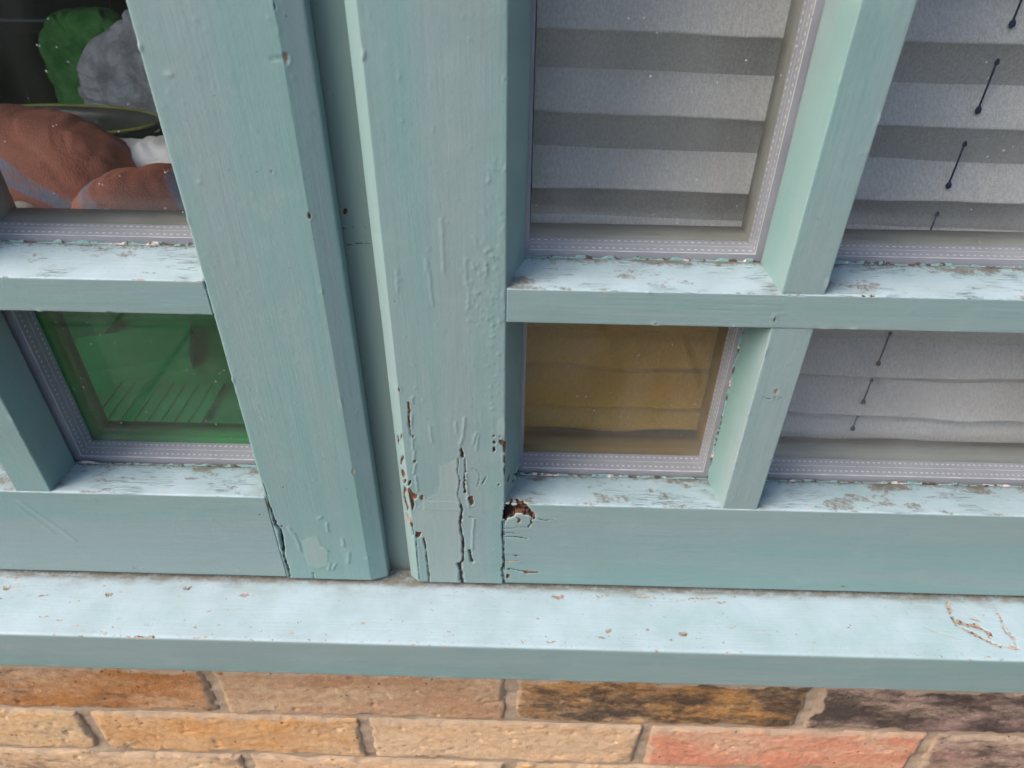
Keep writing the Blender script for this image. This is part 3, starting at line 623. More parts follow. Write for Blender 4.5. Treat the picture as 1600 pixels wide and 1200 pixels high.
def member(name, parent, prof, fine, axis, S, feats=None, dr=.0008, rad=.0012, bumps=(), seed=0, mat=None, dirt_fn=None, checks=1., sill=False, wave=.12):
    T, N = resample(prof, fine, dr, rad); nt = len(T); S = np.asarray(S); ns = len(S)
    V = np.zeros((ns, nt, 3)); NN = np.zeros((ns, nt, 3))
    if axis == 'z':
        V[..., 0] = T[:, 0]; V[..., 1] = T[:, 1]; V[..., 2] = S[:, None]; NN[..., 0] = N[:, 0]; NN[..., 1] = N[:, 1]
    else:
        V[..., 1] = T[:, 0]; V[..., 2] = T[:, 1]; V[..., 0] = S[:, None]; NN[..., 1] = N[:, 0]; NN[..., 2] = N[:, 1]
    V = V.reshape(-1, 3); NN = NN.reshape(-1, 3); nv = len(V)
    A = {k: np.zeros(nv) for k in ('wood', 'crack', 'patch', 'peach', 'weather_lit', 'dirt', 'inner', 'checks', 'grime_shade')}
    mm = V * 1000
    h = (fbm(mm / np.array([40, 40, 40.]), 31 + seed, 2) - .5) * 2 * wave
    h += (fbm(mm / (np.array([5, 5, 60.]) if axis == 'z' else np.array([60, 5, 5.])), 41 + seed, 2) - .5) * .10
    A['inner'][:] = (V[:, 1] > .0535) * 1.
    top = sstep(.3, .85, NN[:, 2]) * (V[:, 1] < .04)
    A['weather_lit'][:] = top  # upward faces: weathering plus the painted skylight tint
    A['checks'][:] = checks
    # nibbled edges on weathered timber
    front = (NN[:, 1] < -.25) | ((NN[:, 2] > .3) & (V[:, 1] < .006) & (not sill))
    k = np.nonzero(front)[0]
    if feats is not None and not sill:
        hk = h[k].copy(); B = {q: A[q][k] for q in A}
        hk = wear(np.c_[mm[k, 0], mm[k, 2] - 1000 + np.where(NN[k, 2] > .3, mm[k, 1] * .7, 0)], feats, B, hk); h[k] = hk
        for q in A: A[q][k] = B[q]
    if sill:
        k2 = np.nonzero(NN[:, 2] > .5)[0]
        hk = h[k2].copy(); B = {q: A[q][k2] for q in A}
        hk = wear(np.c_[mm[k2, 0], mm[k2, 1]], feats, B, hk); h[k2] = hk
        for q in A: A[q][k2] = B[q]
    P2 = np.c_[mm[:, 0], mm[:, 2] - 1000]
    for (bx_, bz_, r, hh) in bumps:
        kk = k[(np.abs(P2[k, 0] - bx_) < 2.5 * r) & (np.abs(P2[k, 1] - bz_) < 2.5 * r)]
        h[kk] += .62 * hh * np.exp(-((P2[kk, 0] - bx_) ** 2 + (P2[kk, 1] - bz_) ** 2) / (r * r))
    if dirt_fn is not None: dirt_fn(mm, NN, A)
    V = V + NN * (h / 1000)[:, None]
    i = np.arange(ns - 1)[:, None] * nt; j = np.arange(nt)[None, :]; j2 = (j + 1) % nt
    Q = np.stack([i + j, i + j2, i + nt + j2, i + nt + j], -1).reshape(-1, 4)
    # orientation: outward profile is counter-clockwise in (a,b); axis z -> (x,y,z) right handed; axis x -> (y,z,x) right handed
    caps = [list(range(nt))[::-1], [(ns - 1) * nt + q for q in range(nt)]]
    me = mesh_quads(V, Q, caps, True, A)
    return link(name, me, mat or MAT['paint_' + axis], parent)
def span(*parts):
    """span((a,b,step),...) joined ascending positions in metres"""
    out = []
    for a, b, st in parts:
        k = max(1, int(round((b - a) / st))); out.append(np.linspace(a, b, k + 1)[(1 if out else 0):])
    return np.concatenate(out)
def rnd_bumps(seed, n, x0, x1, z0, z1, r=(.35, .8), h=(.12, .4)):
    g = random.Random(seed)
    return [(g.uniform(x0, x1), g.uniform(z0, z1), g.uniform(*r), g.uniform(*h)) for _ in range(n)]

# ------------------------------------------------------------------ the setting: ground, room, wall around the opening
def plane(name, x0, x1, y0, y1, z, mat, kind='structure'):
    o = MB().quad((x0, y0, z), (x1, y0, z), (x1, y1, z), (x0, y1, z)).build(name, mat); o['kind'] = kind; return o
def paving():
    t = NT('paving'); co = t.coord()
    b = t.node('ShaderNodeTexBrick', Vector=co, Scale=1.0, Mortar_Size=.012); b.inputs['Brick Width'].default_value = .6; b.inputs['Row Height'].default_value = .6
    b.inputs['Color1'].default_value = (.21, .18, .155, 1); b.inputs['Color2'].default_value = (.17, .147, .128, 1); b.inputs['Mortar'].default_value = (.06, .055, .05, 1)
    col = t.mix(t.ramp(t.noise(co, 3, 5, .7), .35, .7, 0, .5), b.outputs['Color'], (.08, .075, .068))
    return t.done(t.bsdf(col, .9, None, .2))
plane('ground', -300, 300, -300, 300, 0, paving())
def added_hedge_mat():
    t = NT('added_hedge_leaves'); co = t.coord(); n = t.noise(co, 26, 4, .7)
    return t.done(t.bsdf(t.mix(t.ramp(n, .35, .65), (.022, .035, .014), (.07, .11, .035)), .8, t.bump(n, .05, .8), .2))
# unseen clipped greenery added to cut low front skylight, mirrored faintly in the glass
hx = np.linspace(-7, 7, 150); hz = np.linspace(0, 2.1, 36)
hX, hZ = np.meshgrid(hx, hz); hq = np.c_[hX.ravel(), np.zeros(hX.size), hZ.ravel()]
hy = -3.2 - .35 * (fbm(hq * 3.0, 91, 4) - .5) - .5 * np.clip((hq[:, 2] - 1.7) / .4, 0, 1) ** 2
hv = np.c_[hq[:, 0], hy, hq[:, 2] + .25 * (fbm(hq * 4, 92, 3) - .5) * (hq[:, 2] > 1.8)]
hb = hv.copy(); hb[:, 1] = -4.4 + .3 * (fbm(hq * 3, 93, 3) - .5)
ni, nj = len(hz), len(hx); hi = (np.arange(ni - 1)[:, None] * nj + np.arange(nj - 1)[None, :]).ravel()
q1 = np.stack([hi, hi + nj, hi + nj + 1, hi + 1], -1); no = len(hv); q2 = np.stack([hi, hi + 1, hi + nj + 1, hi + nj], -1) + no
tp = (ni - 1) * nj + np.arange(nj - 1); q3 = np.stack([tp, tp + no, tp + no + 1, tp + 1], -1)
el = np.arange(ni - 1) * nj; q4 = np.stack([el, el + no, el + no + nj, el + nj], -1); er = el + nj - 1; q5 = np.stack([er, er + nj, er + nj + no, er + no], -1)
hd = link('added_hedge', mesh_quads(np.r_[hv, hb], np.r_[q1, q2, q3, q4, q5]), added_hedge_mat())
tag(hd, 'unseen tall clipped greenery added across the yard to block low skylight', 'added_hedge')
X0, X1, Z0, Z1 = -.826, .654, .905, 1.93      # opening in the wall
room_wall = plain('room_plaster', (.42, .40, .37), .9, (.38, .36, .33), 3)
room_floor = plain('room_carpet', (.05, .042, .038), .95, (.035, .03, .028), 30)
w = MB().box(-2.4, 2.4, 3.2, 3.3, 0.03, 2.5).box(-2.5, -2.4, .27, 3.3, 0.03, 2.5).box(2.4, 2.5, .27, 3.3, 0.03, 2.5).build('room_wall', room_wall); w['kind'] = 'structure'
w = MB().box(-2.5, 2.5, .2, 3.3, 2.5, 2.6).build('room_ceiling', room_wall); w['kind'] = 'structure'
w = MB().box(-2.4, 2.4, .26, 3.2, 0.02, 0.05).build('room_floor', room_floor); w['kind'] = 'structure'

# brick wall: mortar body with courses of single bricks below the sill
YB = -.022
wall = thing('brick_wall', (-.08, YB, 0), 'weathered stock brick wall with beige mortar below the teal sill', 'wall')
def far_brick():
    t = NT('brickwork_beyond'); co = t.coord(); sw = t.n.new('ShaderNodeSeparateXYZ'); t.l.new(co, sw.inputs[0])
    cb = t.n.new('ShaderNodeCombineXYZ'); t.l.new(sw.outputs[0], cb.inputs[0]); t.l.new(sw.outputs[2], cb.inputs[1])
    b = t.node('ShaderNodeTexBrick', Vector=cb.outputs[0], Scale=1.0, Mortar_Size=.005); b.inputs['Brick Width'].default_value = .229; b.inputs['Row Height'].default_value = .068
    b.inputs['Color1'].default_value = (.42, .25, .12, 1); b.inputs['Color2'].default_value = (.50, .33, .19, 1); b.inputs['Mortar'].default_value = (.42, .32, .22, 1)
    col = t.mix(t.ramp(t.noise(co, 9, 5, .7), .45, .7, 0, .6), b.outputs['Color'], (.12, .08, .05))
    return t.done(t.bsdf(col, .95, t.bump(t.noise(co, 90, 4), .002, .6), .1))
MAT['farbrick'] = far_brick()
MB().box(-2.5, X0, YB, .25, -.2, 2.6).box(X1, 2.5, YB, .25, -.2, 2.6).box(X0, X1, YB, .25, Z1, 2.6).build('brick_surround', MAT['farbrick'], wall)
# mortar sheet with a trowelled, slightly uneven face
gx = np.linspace(X0, X1, 560); gz = np.linspace(.40, Z0 + .018, 210)
XX, ZZ = np.meshgrid(gx, gz); mv = np.c_[XX.ravel(), np.zeros(XX.size), ZZ.ravel()]
mv[:, 1] = YB + .0018 - .0030 * fbm(mv * 1000 / np.array([30, 1, 9.]), 7, 3) - .0010 * fbm(mv * 1000 / 2.2, 8, 2)
# bed joints are struck nearly flush; cross joints stay recessed
nx_, nz_ = len(gx), len(gz); ii = (np.arange(nz_ - 1)[:, None] * nx_ + np.arange(nx_ - 1)[None, :]).ravel()
me = mesh_quads(mv, np.stack([ii, ii + 1, ii + nx_ + 1, ii + nx_], -1)); link('mortar', me, MAT['mortar'], wall)
MB().box(X0, X1, YB + .008, .25, .40, Z0 + .018).box(X0, X1, YB + .004, .25, -.2, .40).build('wall_core', MAT['mortar'], wall)
def brick_mesh(L, H, seed, nx, nz, proud):
    """pillowy hand-made brick face with worn, uneven arrises; origin at the face centre"""
    u = np.linspace(-1, 1, nx); v = np.linspace(-1, 1, nz)
    UU, VV = np.meshgrid(u, v); U = UU.ravel(); W = VV.ravel()
    x = U * L / 2; z = W * H / 2
    q = np.c_[x * 1000, np.zeros(len(x)), z * 1000]
    ex = L / 2 - np.abs(x); ez = H / 2 - np.abs(z); e = np.minimum(ex, ez)
    wob = (fbm(q / np.array([14, 1, 14.]), seed, 3) - .5)
    rim = np.clip(1 - (e + wob * .008) / .0050, 0, 1) ** 2
    y = -proud + rim * (proud - .0003) + (fbm(q / np.array([26, 1, 12.]), seed + 5, 3) - .5) * .0016 + (fbm(q / 3.0, seed + 9, 2) - .5) * .0006
    pit = fbm(q / np.array([7, 1, 5.]), seed + 13, 2); y += sstep(.74, .86, pit) * .0012
    V = np.c_[x, y, z]; i = (np.arange(nz - 1)[:, None] * nx + np.arange(nx - 1)[None, :]).ravel()
    Q = np.stack([i, i + 1, i + nx + 1, i + nx], -1)
    # sides back into the wall
    ring = list(range(nx)) + [nx * k + nx - 1 for k in range(1, nz)] + [nx * nz - 1 - k for k in range(1, nx)] + [nx * (nz - 1 - k) for k in range(1, nz - 1)]
    n0 = len(V); B = V[ring].copy(); B[:, 1] = .006; V = np.r_[V, B]
    m = len(ring); Q2 = [(ring[(k + 1) % m], ring[k], n0 + k, n0 + (k + 1) % m) for k in range(m)]
    sme = np.clip(1.15 - (e + wob * .014) / .0058, 0, 1); sme = np.r_[sme, np.ones(len(B))]
    return mesh_quads(V, np.r_[Q, np.array(Q2)], attrs={'smear': sme})
TAN = lin(222, 178, 126); PALE = lin(226, 186, 146); ORB = lin(182, 124, 74); BRN = lin(190, 150, 116); RED = lin(222, 148, 118); PUR = lin(170, 140, 132); ORG = lin(212, 156, 92)
near = {(1, -2): (ORB, .25), (1, -1): (BRN, .05), (1, 0): (ORG, .62), (1, 1): (PUR, .72), (1, -3): (TAN, .2),
        (2, -2): (TAN, .12), (2, -1): (lin(218, 162, 104), .05), (2, 0): (PALE, .0), (2, 1): (RED, .0), (2, 2): (PUR, .55), (2, -3): (ORB, .2),
        (3, -2): (PALE, .25), (3, -1): (PALE, .15), (3, 0): (TAN, .1), (3, 1): (RED, .1), (3, 2): (BRN, .2)}
alike = [brick_mesh(.219, .0595, 300 + k, 26, 10, .0034) for k in range(3)]
for m_ in alike: m_.materials.append(MAT['brick'])
PITCH = .229; rg = random.Random(4)
for row in range(0, 7):
    zc = .885 - (row - 1) * .0672
    off = -.0015 if row % 2 else -.1205
    for i in range(-4, 5):
        xa = off + i * PITCH + (.0045 if row % 2 else .0045); xb = xa + PITCH - .0085
        xa, xb = max(xa, X0), min(xb, X1)
        if xb - xa < .03: continue
        if row in (1, 2, 3) and (row, i) in near:
            c, so = near[(row, i)]; me = brick_mesh(xb - xa, .0612, 20 * row + i + 5, 150, 44, .0030)
            me.materials.append(MAT['brick'])
        elif xb - xa > .2:
            c, so = rg.choice([(TAN, .1), (PALE, .1), (ORB, .3), (BRN, .2), (RED, .1), (ORG, .5)]); me = rg.choice(alike)
        else:
            c, so = TAN, .1; me = brick_mesh(xb - xa, .0595, 999 + row + i, 14, 10, .0034); me.materials.append(MAT['brick'])
        o = bpy.data.objects.new('brick', me); COL.objects.link(o); o.parent = wall
        o.location = Vector(((xa + xb) / 2, YB, zc)) - wall.location
        o.rotation_euler = (0, rg.uniform(-.006, .006), 0)
        o.color = (*c, so)

# ------------------------------------------------------------------ window frame: sill, mullion, jambs, head
frame = thing('window_frame', (-.082, .02, .95), 'fixed teal window frame with mullion between the two casements and projecting sill', 'window frame')
def sill_dirt_shade(mm, NN, A):
    top = NN[:, 2] > .5
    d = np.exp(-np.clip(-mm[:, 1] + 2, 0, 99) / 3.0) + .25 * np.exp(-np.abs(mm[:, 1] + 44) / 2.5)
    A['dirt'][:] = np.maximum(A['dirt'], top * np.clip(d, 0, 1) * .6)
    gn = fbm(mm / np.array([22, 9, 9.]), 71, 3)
    A['grime_shade'][:] = top * np.clip(np.exp(-np.clip(-mm[:, 1] - .5, 0, 99) / (1.6 + 3.0 * sstep(.5, .75, gn))) * 1.1, 0, 1)  # dark band along the sash: its shadow painted in, with some dirt
    edge = (NN[:, 1] < -.2) & (NN[:, 2] > .2)
    n = fbm(mm / np.array([4, 4, 4.]), 77, 3)
    A['peach'][:] = np.maximum(A['peach'], edge * sstep(.66, .72, n) * .6)
    nf = fbm(mm / np.array([10, 10, 5.]), 78, 3)
    A['patch'][:] = np.maximum(A['patch'], ((NN[:, 1] < -.8) & (mm[:, 2] < 954)) * sstep(.5, .6, nf) * .8)
SX = span((X0, -.42, .03), (-.42, .42, .0008), (.42, X1, .03))
sg = random.Random(8)
for (k_, p_, w_, d_) in list(SILLF[:6]):
    for c_ in range(6):
        q_ = [(a + sg.gauss(0, 1.3), b + sg.gauss(0, .8)) for a, b in p_]
        i_ = sg.randrange(0, max(1, len(q_) - 2)); SILLF.append(('peach' if c_ % 3 == 0 else 'scr', q_[i_:i_ + sg.choice((2, 3, 4))] if len(q_) > 2 else q_, sg.uniform(.5, 1.3), .10))
SILLF[:6] = [(k_, p_, w_ * .28, d_ * .25) for (k_, p_, w_, d_) in SILLF[:6]]
for c_ in range(170):
    x_ = sg.uniform(-380, 380); y_ = -1 - 45 * (sg.random() ** (1.8 if c_ % 2 else .45)); l_ = sg.uniform(.3, 2.2)
    SILLF.append(('peach', [(x_, y_), (x_ + l_, y_ + sg.uniform(-.5, .5))], sg.uniform(.25, .75), .12))
member('sill', frame, [(-.046, .9495), (-.046, .9890), (.085, .9890 + .131 * .06), (.085, .9495)], [True, True, False, False], 'x', SX, SILLF, .0008, .0022, mat=MAT['paint_x'], dirt_fn=sill_dirt_shade, checks=.10, sill=True, seed=5, wave=.25)
VZ = span((.990, 1.40, .001), (1.40, 1.90, .05))
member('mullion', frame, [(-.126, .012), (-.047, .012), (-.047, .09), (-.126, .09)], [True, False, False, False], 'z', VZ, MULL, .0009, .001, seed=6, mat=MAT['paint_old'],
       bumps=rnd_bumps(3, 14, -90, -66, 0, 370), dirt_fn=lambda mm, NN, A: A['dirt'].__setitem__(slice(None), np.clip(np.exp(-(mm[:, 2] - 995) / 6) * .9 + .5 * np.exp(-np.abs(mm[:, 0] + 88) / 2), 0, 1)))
VC = span((.9985, 1.90, .1))
member('jamb', frame, [(X0, .012), (-.770, .012), (-.770, .09), (X0, .09)], [False] * 4, 'z', VC)
member('jamb', frame, [(.600, .012), (X1, .012), (X1, .09), (.600, .09)], [False] * 4, 'z', VC)
member('head', frame, [(.0125, 1.86), (.0125, Z1), (.09, Z1), (.09, 1.86)], [False] * 4, 'x', span((X0, X1, .1)))

# ------------------------------------------------------------------ glazed casement sashes
YL, YG0, YR = .0285, .0545, .075          # glazing lip, back of glazed unit, back of sash
def lip_dirt(seed, z_top, amount=.75, corners=(-5., 127., 157., -165., -299., -326.)):
    def fn(mm, NN, A):
        top = (NN[:, 2] > .5) & (mm[:, 1] < 40)
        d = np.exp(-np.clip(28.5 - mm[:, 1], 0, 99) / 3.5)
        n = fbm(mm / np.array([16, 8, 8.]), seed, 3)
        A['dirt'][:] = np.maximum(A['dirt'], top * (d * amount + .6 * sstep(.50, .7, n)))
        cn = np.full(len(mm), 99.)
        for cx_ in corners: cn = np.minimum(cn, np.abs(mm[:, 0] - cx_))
        A['grime_shade'][:] = top * np.clip(np.exp(-np.clip(28.5 - mm[:, 1], 0, 99) / (1.2 + 4.5 * sstep(.48, .8, n))) * .95 + np.exp(-cn / 6) * .9 * sstep(.3, .6, n) + .35 * sstep(.62, .75, n), 0, 1)
        A['peach'][:] = np.maximum(A['peach'], top * np.exp(-np.clip(28.5 - mm[:, 1], 0, 99) / .9) * sstep(.50, .66, fbm(mm / np.array([7, 4, 4.]), seed + 3, 2)) * .8)
        edge = (NN[:, 1] < -.4) & (NN[:, 2] > .25)
        A['weather_lit'][:] = np.maximum(A['weather_lit'], edge * 1.0)
        A['peach'][:] = np.maximum(A['peach'], edge * sstep(.60, .70, fbm(mm / np.array([6, 3, 3.]), seed + 7, 3)) * .6)
    return fn
def hbar_profile(z0, z1, zl0, zl1, y0=.0004):
    return [(y0, z0), (y0, z1), (YL, zl1), (YL, zl1 - .009), (YG0, zl1 - .009), (YG0, zl1 - .001), (YR, zl1 - .001), (YR, zl0 + .001), (YG0, zl0 + .001), (YG0, zl0 + .009), (YL, zl0 + .009), (YL, zl0)]
def vbar_profile(x0, x1, xl0, xl1, y0=.0008):
    return [(x0, y0), (x1, y0), (xl1, YL), (xl1 - .007, YL), (xl1 - .007, YG0), (xl1 - .001, YG0), (xl1 - .001, YR), (xl0 + .001, YR), (xl0 + .001, YG0), (xl0 + .007, YG0), (xl0 + .007, YL), (xl0, YL)]
F12 = [True, True] + [False] * 10

def dashes(mb, a, b, up, inward, y0, y1):
    """two rows of perforations, a fine rib and a painted front-edge highlight on the cavity face of a spacer bar running a->b; up = cavity-side direction"""
    a = Vector(a); b = Vector(b); d = (b - a); L = d.length; d.normalize(); upv = Vector(up) * .00012
    n = int(L / .0036)
    for yy in (y0 + .0042, y1 - .0030):
        for k in range(n):
            s = (k + .5) * L / n
            p = a + d * (s - .0008) + upv; q = a + d * (s + .0008) + upv
            mb.quad((p.x, yy - .0006, p.z), (q.x, yy - .0006, q.z), (q.x, yy + .0006, q.z), (p.x, yy + .0006, p.z))
    p = a + upv; q = b + upv
    for yy, wd in ((y0 + .0004, .0005), ((y0 + y1) / 2 + .0008, .00022)):  # front-edge strip is a bright highlight painted as a white line
        mb.quad((p.x, yy - wd, p.z), (q.x, yy - wd, q.z), (q.x, yy + wd, q.z), (p.x, yy + wd, p.z))
def ribbon(parent, a, b, up, seed, hmax, mat, y=YL - .0002):
    """ragged line of old putty and paint where glass meets timber"""
    a = Vector(a); b = Vector(b); n = max(12, int((b - a).length / .0007)); up = Vector(up)
    q = np.c_[np.linspace(0, (b - a).length * 1000, n), np.zeros(n), np.zeros(n)]
    hh = np.clip((fbm(q / 5.0, seed, 4) - .36) * 3.2, .04, 1) * hmax
    vs = []; fs = []
    for k in range(n):
        p = a.lerp(b, k / (n - 1))
        for s_, yy in ((-.0012, y), (hh[k] * .7, y), (hh[k], y + .0006)):
            w_ = p + up * s_; vs.append((w_.x, yy, w_.z))
    for k in range(n - 1):
        for j in (0, 1):
            c = 3 * k + j; fs.append((c, c + 3, c + 4, c + 1))
    return link('putty_line', mesh_from(vs, fs), mat, parent)
def glazed_unit(sash, x0, x1, z0, z1, tint='glass', detail=False, seed=0, right_putty=False):
    """x0..x1, z0..z1: sight lines at the glazing lip"""
    e = .005
    p = MB().box(x0 - e, x1 + e, .0290, .0328, z0 - e, z1 + e).build('pane', MAT['glass'], sash)
    MB().box(x0 - e, x1 + e, .0495, .0532, z0 - e, z1 + e).build('inner_glass', MAT['glass_in' if tint == 'glass' else tint], p)
    y0, y1 = .0331, .0492; i = .0018
    sp = MB().box(x0 - e, x1 + e, y0, y1, z0 - e, z0 + i).box(x0 - e, x1 + e, y0, y1, z1 - i, z1 + e)
    sp.box(x0 - e, x0 + i, y0, y1, z0 + i, z1 - i).box(x1 - i, x1 + e, y0, y1, z0 + i, z1 - i).build('spacer', MAT['spacer'], p)
    if detail:
        mb = MB()
        dashes(mb, (x0 + i, 0, z0 + i), (x1 - i, 0, z0 + i), (0, 0, 1), 0, y0, y1)
        zt = min(z1 - i, 1.42)
        dashes(mb, (x0 + i, 0, z0 + i), (x0 + i, 0, zt), (1, 0, 0), 0, y0, y1)
        dashes(mb, (x1 - i, 0, z0 + i), (x1 - i, 0, zt), (-1, 0, 0), 0, y0, y1)
        o = mb.build('perforation_glint', MAT['perforation_glint'], p); o['kind'] = 'stuff'
        ribbon(p, (x0, 0, z0), (x1, 0, z0), (0, 0, 1), seed, .0016, MAT['putty'])
        if right_putty: ribbon(p, (x1, 0, z0), (x1, 0, min(z1, 1.4)), (-1, 0, 0), seed + 3, .0011, MAT['putty'])
    return p

def casement(label, stile_near, xs, flip, lip_z, seed, splay):
    """xs: x edges of the two glazing bars nearest/farthest from the meeting stile and of the far stile (ascending)"""
    return

# right casement -------------------------------------------------
right = thing('casement_window', (.275, .02, .995), 'right casement with peeling rotted stile, amber corner pane and grey blind behind', 'casement window', 'teal casement windows')
blist = rnd_bumps(11, 90, -66, -9, 0, 370) + rnd_bumps(12, 150, -19, -9, 150, 300, (.4, .95), (.15, .42)) + rnd_bumps(13, 60, -28, -12, 205, 262, (.5, 1.1), (.2, .45)) + rnd_bumps(14, 60, -40, -9, 10, 160, (.4, .9), (.1, .3))
def rstile_dirt(mm, NN, A):
    side = NN[:, 0] < -.3
    A['patch'][:] = np.maximum(A['patch'], 0)
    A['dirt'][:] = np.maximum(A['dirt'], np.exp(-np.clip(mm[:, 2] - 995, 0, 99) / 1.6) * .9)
RS = span((.9955, 1.105, .0005), (1.105, 1.385, .0009), (1.385, 1.886, .05))
member('stile', right, [(-.0745, .0050), (-.0685, 0), (-.008, 0), (.0015, YL), (-.006, YL), (-.006, YG0), (.0035, YG0), (.0035, YR), (-.045, YR), (-.045, .0112), (-.0745, .0112)],
       [True, True, True] + [False] * 7 + [True], 'z', RS, FRONT, .0006, .0011, bumps=blist, seed=1, dirt_fn=rstile_dirt)
member('stile', right, [(.561, 0), (.627, 0), (.627, .011), (.597, .011), (.597, YR), (.558, YR), (.558, YG0), (.566, YG0), (.566, YL), (.556, YL)], [False] * 10, 'z', span((.9955, 1.886, .1)))
RX = span((-.0077, .10, .0006), (.10, .40, .0010), (.40, .5608, .03))
zb, zt0, zt1 = 1.0765, 1.2122, 1.2325
def brail_profile(zbot, ztop, zl):
    return [(.0004, zbot), (.0004, ztop), (YL, zl), (YL, zl - .009), (YG0, zl - .009), (YG0, zl - .002), (YR, zl - .002), (YR, zbot + .006), (.045, zbot + .004)]
FB = [True, True] + [False] * 7
member('bottom_rail', right, brail_profile(.9955, zb, 1.0750), FB, 'x', RX, FRONT, .0007, .0013, bumps=rnd_bumps(21, 60, 0, 380, 0, 76), seed=2, dirt_fn=lip_dirt(61, zb, .8))
member('transom', right, hbar_profile(zt0, zt1, 1.2085, 1.2362, .0003), F12, 'x', RX, FRONT, .0008, .0010, bumps=rnd_bumps(22, 40, 0, 380, 213, 232), seed=3, dirt_fn=lip_dirt(62, zt1, .9))
XC = span((-.0077, .5608, .03))
member('transom', right, hbar_profile(1.650, 1.670, 1.646, 1.674, .0003), [False] * 12, 'x', XC)
member('top_rail', right, [(.0004, 1.806), (.0004, 1.886), (.011, 1.886), (.011, 1.858), (YR, 1.858), (YR, 1.803), (YG0, 1.803), (YG0, 1.811), (YL, 1.811), (YL, 1.802)], [False] * 10, 'x', XC)
FV = [True, True] + [False] * 9 + [True]
def vbars(sash, x0, x1, xl0, xl1, fine, sd):
    pr = vbar_profile(x0, x1, xl0, xl1)
    fl = FV if fine else [False] * 12
    member('glazing_bar', sash, pr, fl, 'z', span((1.068, 1.2150, .0009 if fine else .05)), FRONT, .0009, .0009, bumps=rnd_bumps(sd, 14, x0 * 1000, x1 * 1000, 76, 212), seed=sd)
    member('glazing_bar', sash, pr, fl, 'z', span((1.2290, 1.385, .0009), (1.385, 1.655, .05)) if fine else span((1.2290, 1.655, .05)), FRONT, .0009, .0009, bumps=rnd_bumps(sd + 1, 14, x0 * 1000, x1 * 1000, 232, 370), seed=sd + 1)
    member('glazing_bar', sash, pr, [False] * 12, 'z', span((1.667, 1.815, .05)))
vbars(right, .1310, .1530, .1268, .1572, True, 31)
vbars(right, .4000, .4220, .3958, .4262, False, 33)
# (x at lip) columns and rows of panes
RCOL = [(.0015, .1268), (.1572, .3958), (.4262, .556)]
ROW = [(1.0750, 1.2085), (1.2362, 1.646), (1.674, 1.802)]
for ci, (a, b) in enumerate(RCOL):
    for ri, (c, d) in enumerate(ROW):
        corner = ci != 1 and ri != 1
        glazed_unit(right, a, b, c, d, 'glass_amber' if corner else 'glass', ci < 2 and ri < 2, 100 + ci * 7 + ri, right_putty=(ci == 0 and ri == 0))

# left casement --------------------------------------------------
left = thing('casement_window', (-.44, .02, .995), 'left casement with wide smooth stile, green corner pane and no blind', 'casement window', 'teal casement windows')
LS = span((.9957, 1.04, .0006), (1.04, 1.385, .0009), (1.385, 1.886, .05))
member('stile', left, [(-.1615, 0), (-.1020, 0), (-.0905, .0040), (-.0900, .0112), (-.128, .0112), (-.128, YR), (-.166, YR), (-.166, YG0), (-.160, YG0), (-.160, YL), (-.1655, YL)],
       [True, True, True] + [False] * 7 + [True], 'z', LS, FRONT, .0008, .0014, bumps=rnd_bumps(41, 110, -160, -92, 0, 370) + rnd_bumps(42, 50, -159, -140, 100, 340), seed=11)
member('stile', left, [(-.797, 0), (-.731, 0), (-.726, YL), (-.736, YL), (-.736, YG0), (-.728, YG0), (-.728, YR), (-.767, YR), (-.767, .011), (-.797, .011)], [False] * 10, 'z', span((.9955, 1.886, .1)))
LX = span((-.7308, -.42, .03), (-.42, -.1618, .0008))
member('bottom_rail', left, brail_profile(.9960, 1.0768, 1.0760), FB, 'x', LX, FRONT, .0008, .0013, bumps=rnd_bumps(43, 40, -390, -162, 0, 76), seed=12, dirt_fn=lip_dirt(63, 1.0768, .9))
member('transom', left, hbar_profile(1.2128, 1.2330, 1.2085, 1.2390, .0003), F12, 'x', LX, FRONT, .0008, .0010, bumps=rnd_bumps(44, 20, -320, -162, 213, 232), seed=13, dirt_fn=lip_dirt(64, 1.233, .9))
LC = span((-.7308, -.1618, .03))
member('transom', left, hbar_profile(1.650, 1.670, 1.646, 1.674, .0003), [False] * 12, 'x', LC)
member('top_rail', left, [(.0004, 1.806), (.0004, 1.886), (.011, 1.886), (.011, 1.858), (YR, 1.858), (YR, 1.803), (YG0, 1.803), (YG0, 1.811), (YL, 1.811), (YL, 1.802)], [False] * 10, 'x', LC)
vbars(left, -.3230, -.3000, -.3255, -.2985, True, 51)
vbars(left, -.5920, -.5700, -.5945, -.5675, False, 53)
LCOL = [(-.2985, -.1655), (-.5675, -.3255), (-.726, -.5945)]
LROW = [(1.0760, 1.2085), (1.2390, 1.646), (1.674, 1.802)]
for ci, (a, b) in enumerate(LCOL):
    for ri, (c, d) in enumerate(LROW):
        corner = ci != 1 and ri != 1
        glazed_unit(left, a, b, c, d, 'glass_green' if corner else 'glass', ci < 2 and ri < 2, 200 + ci * 7 + ri)

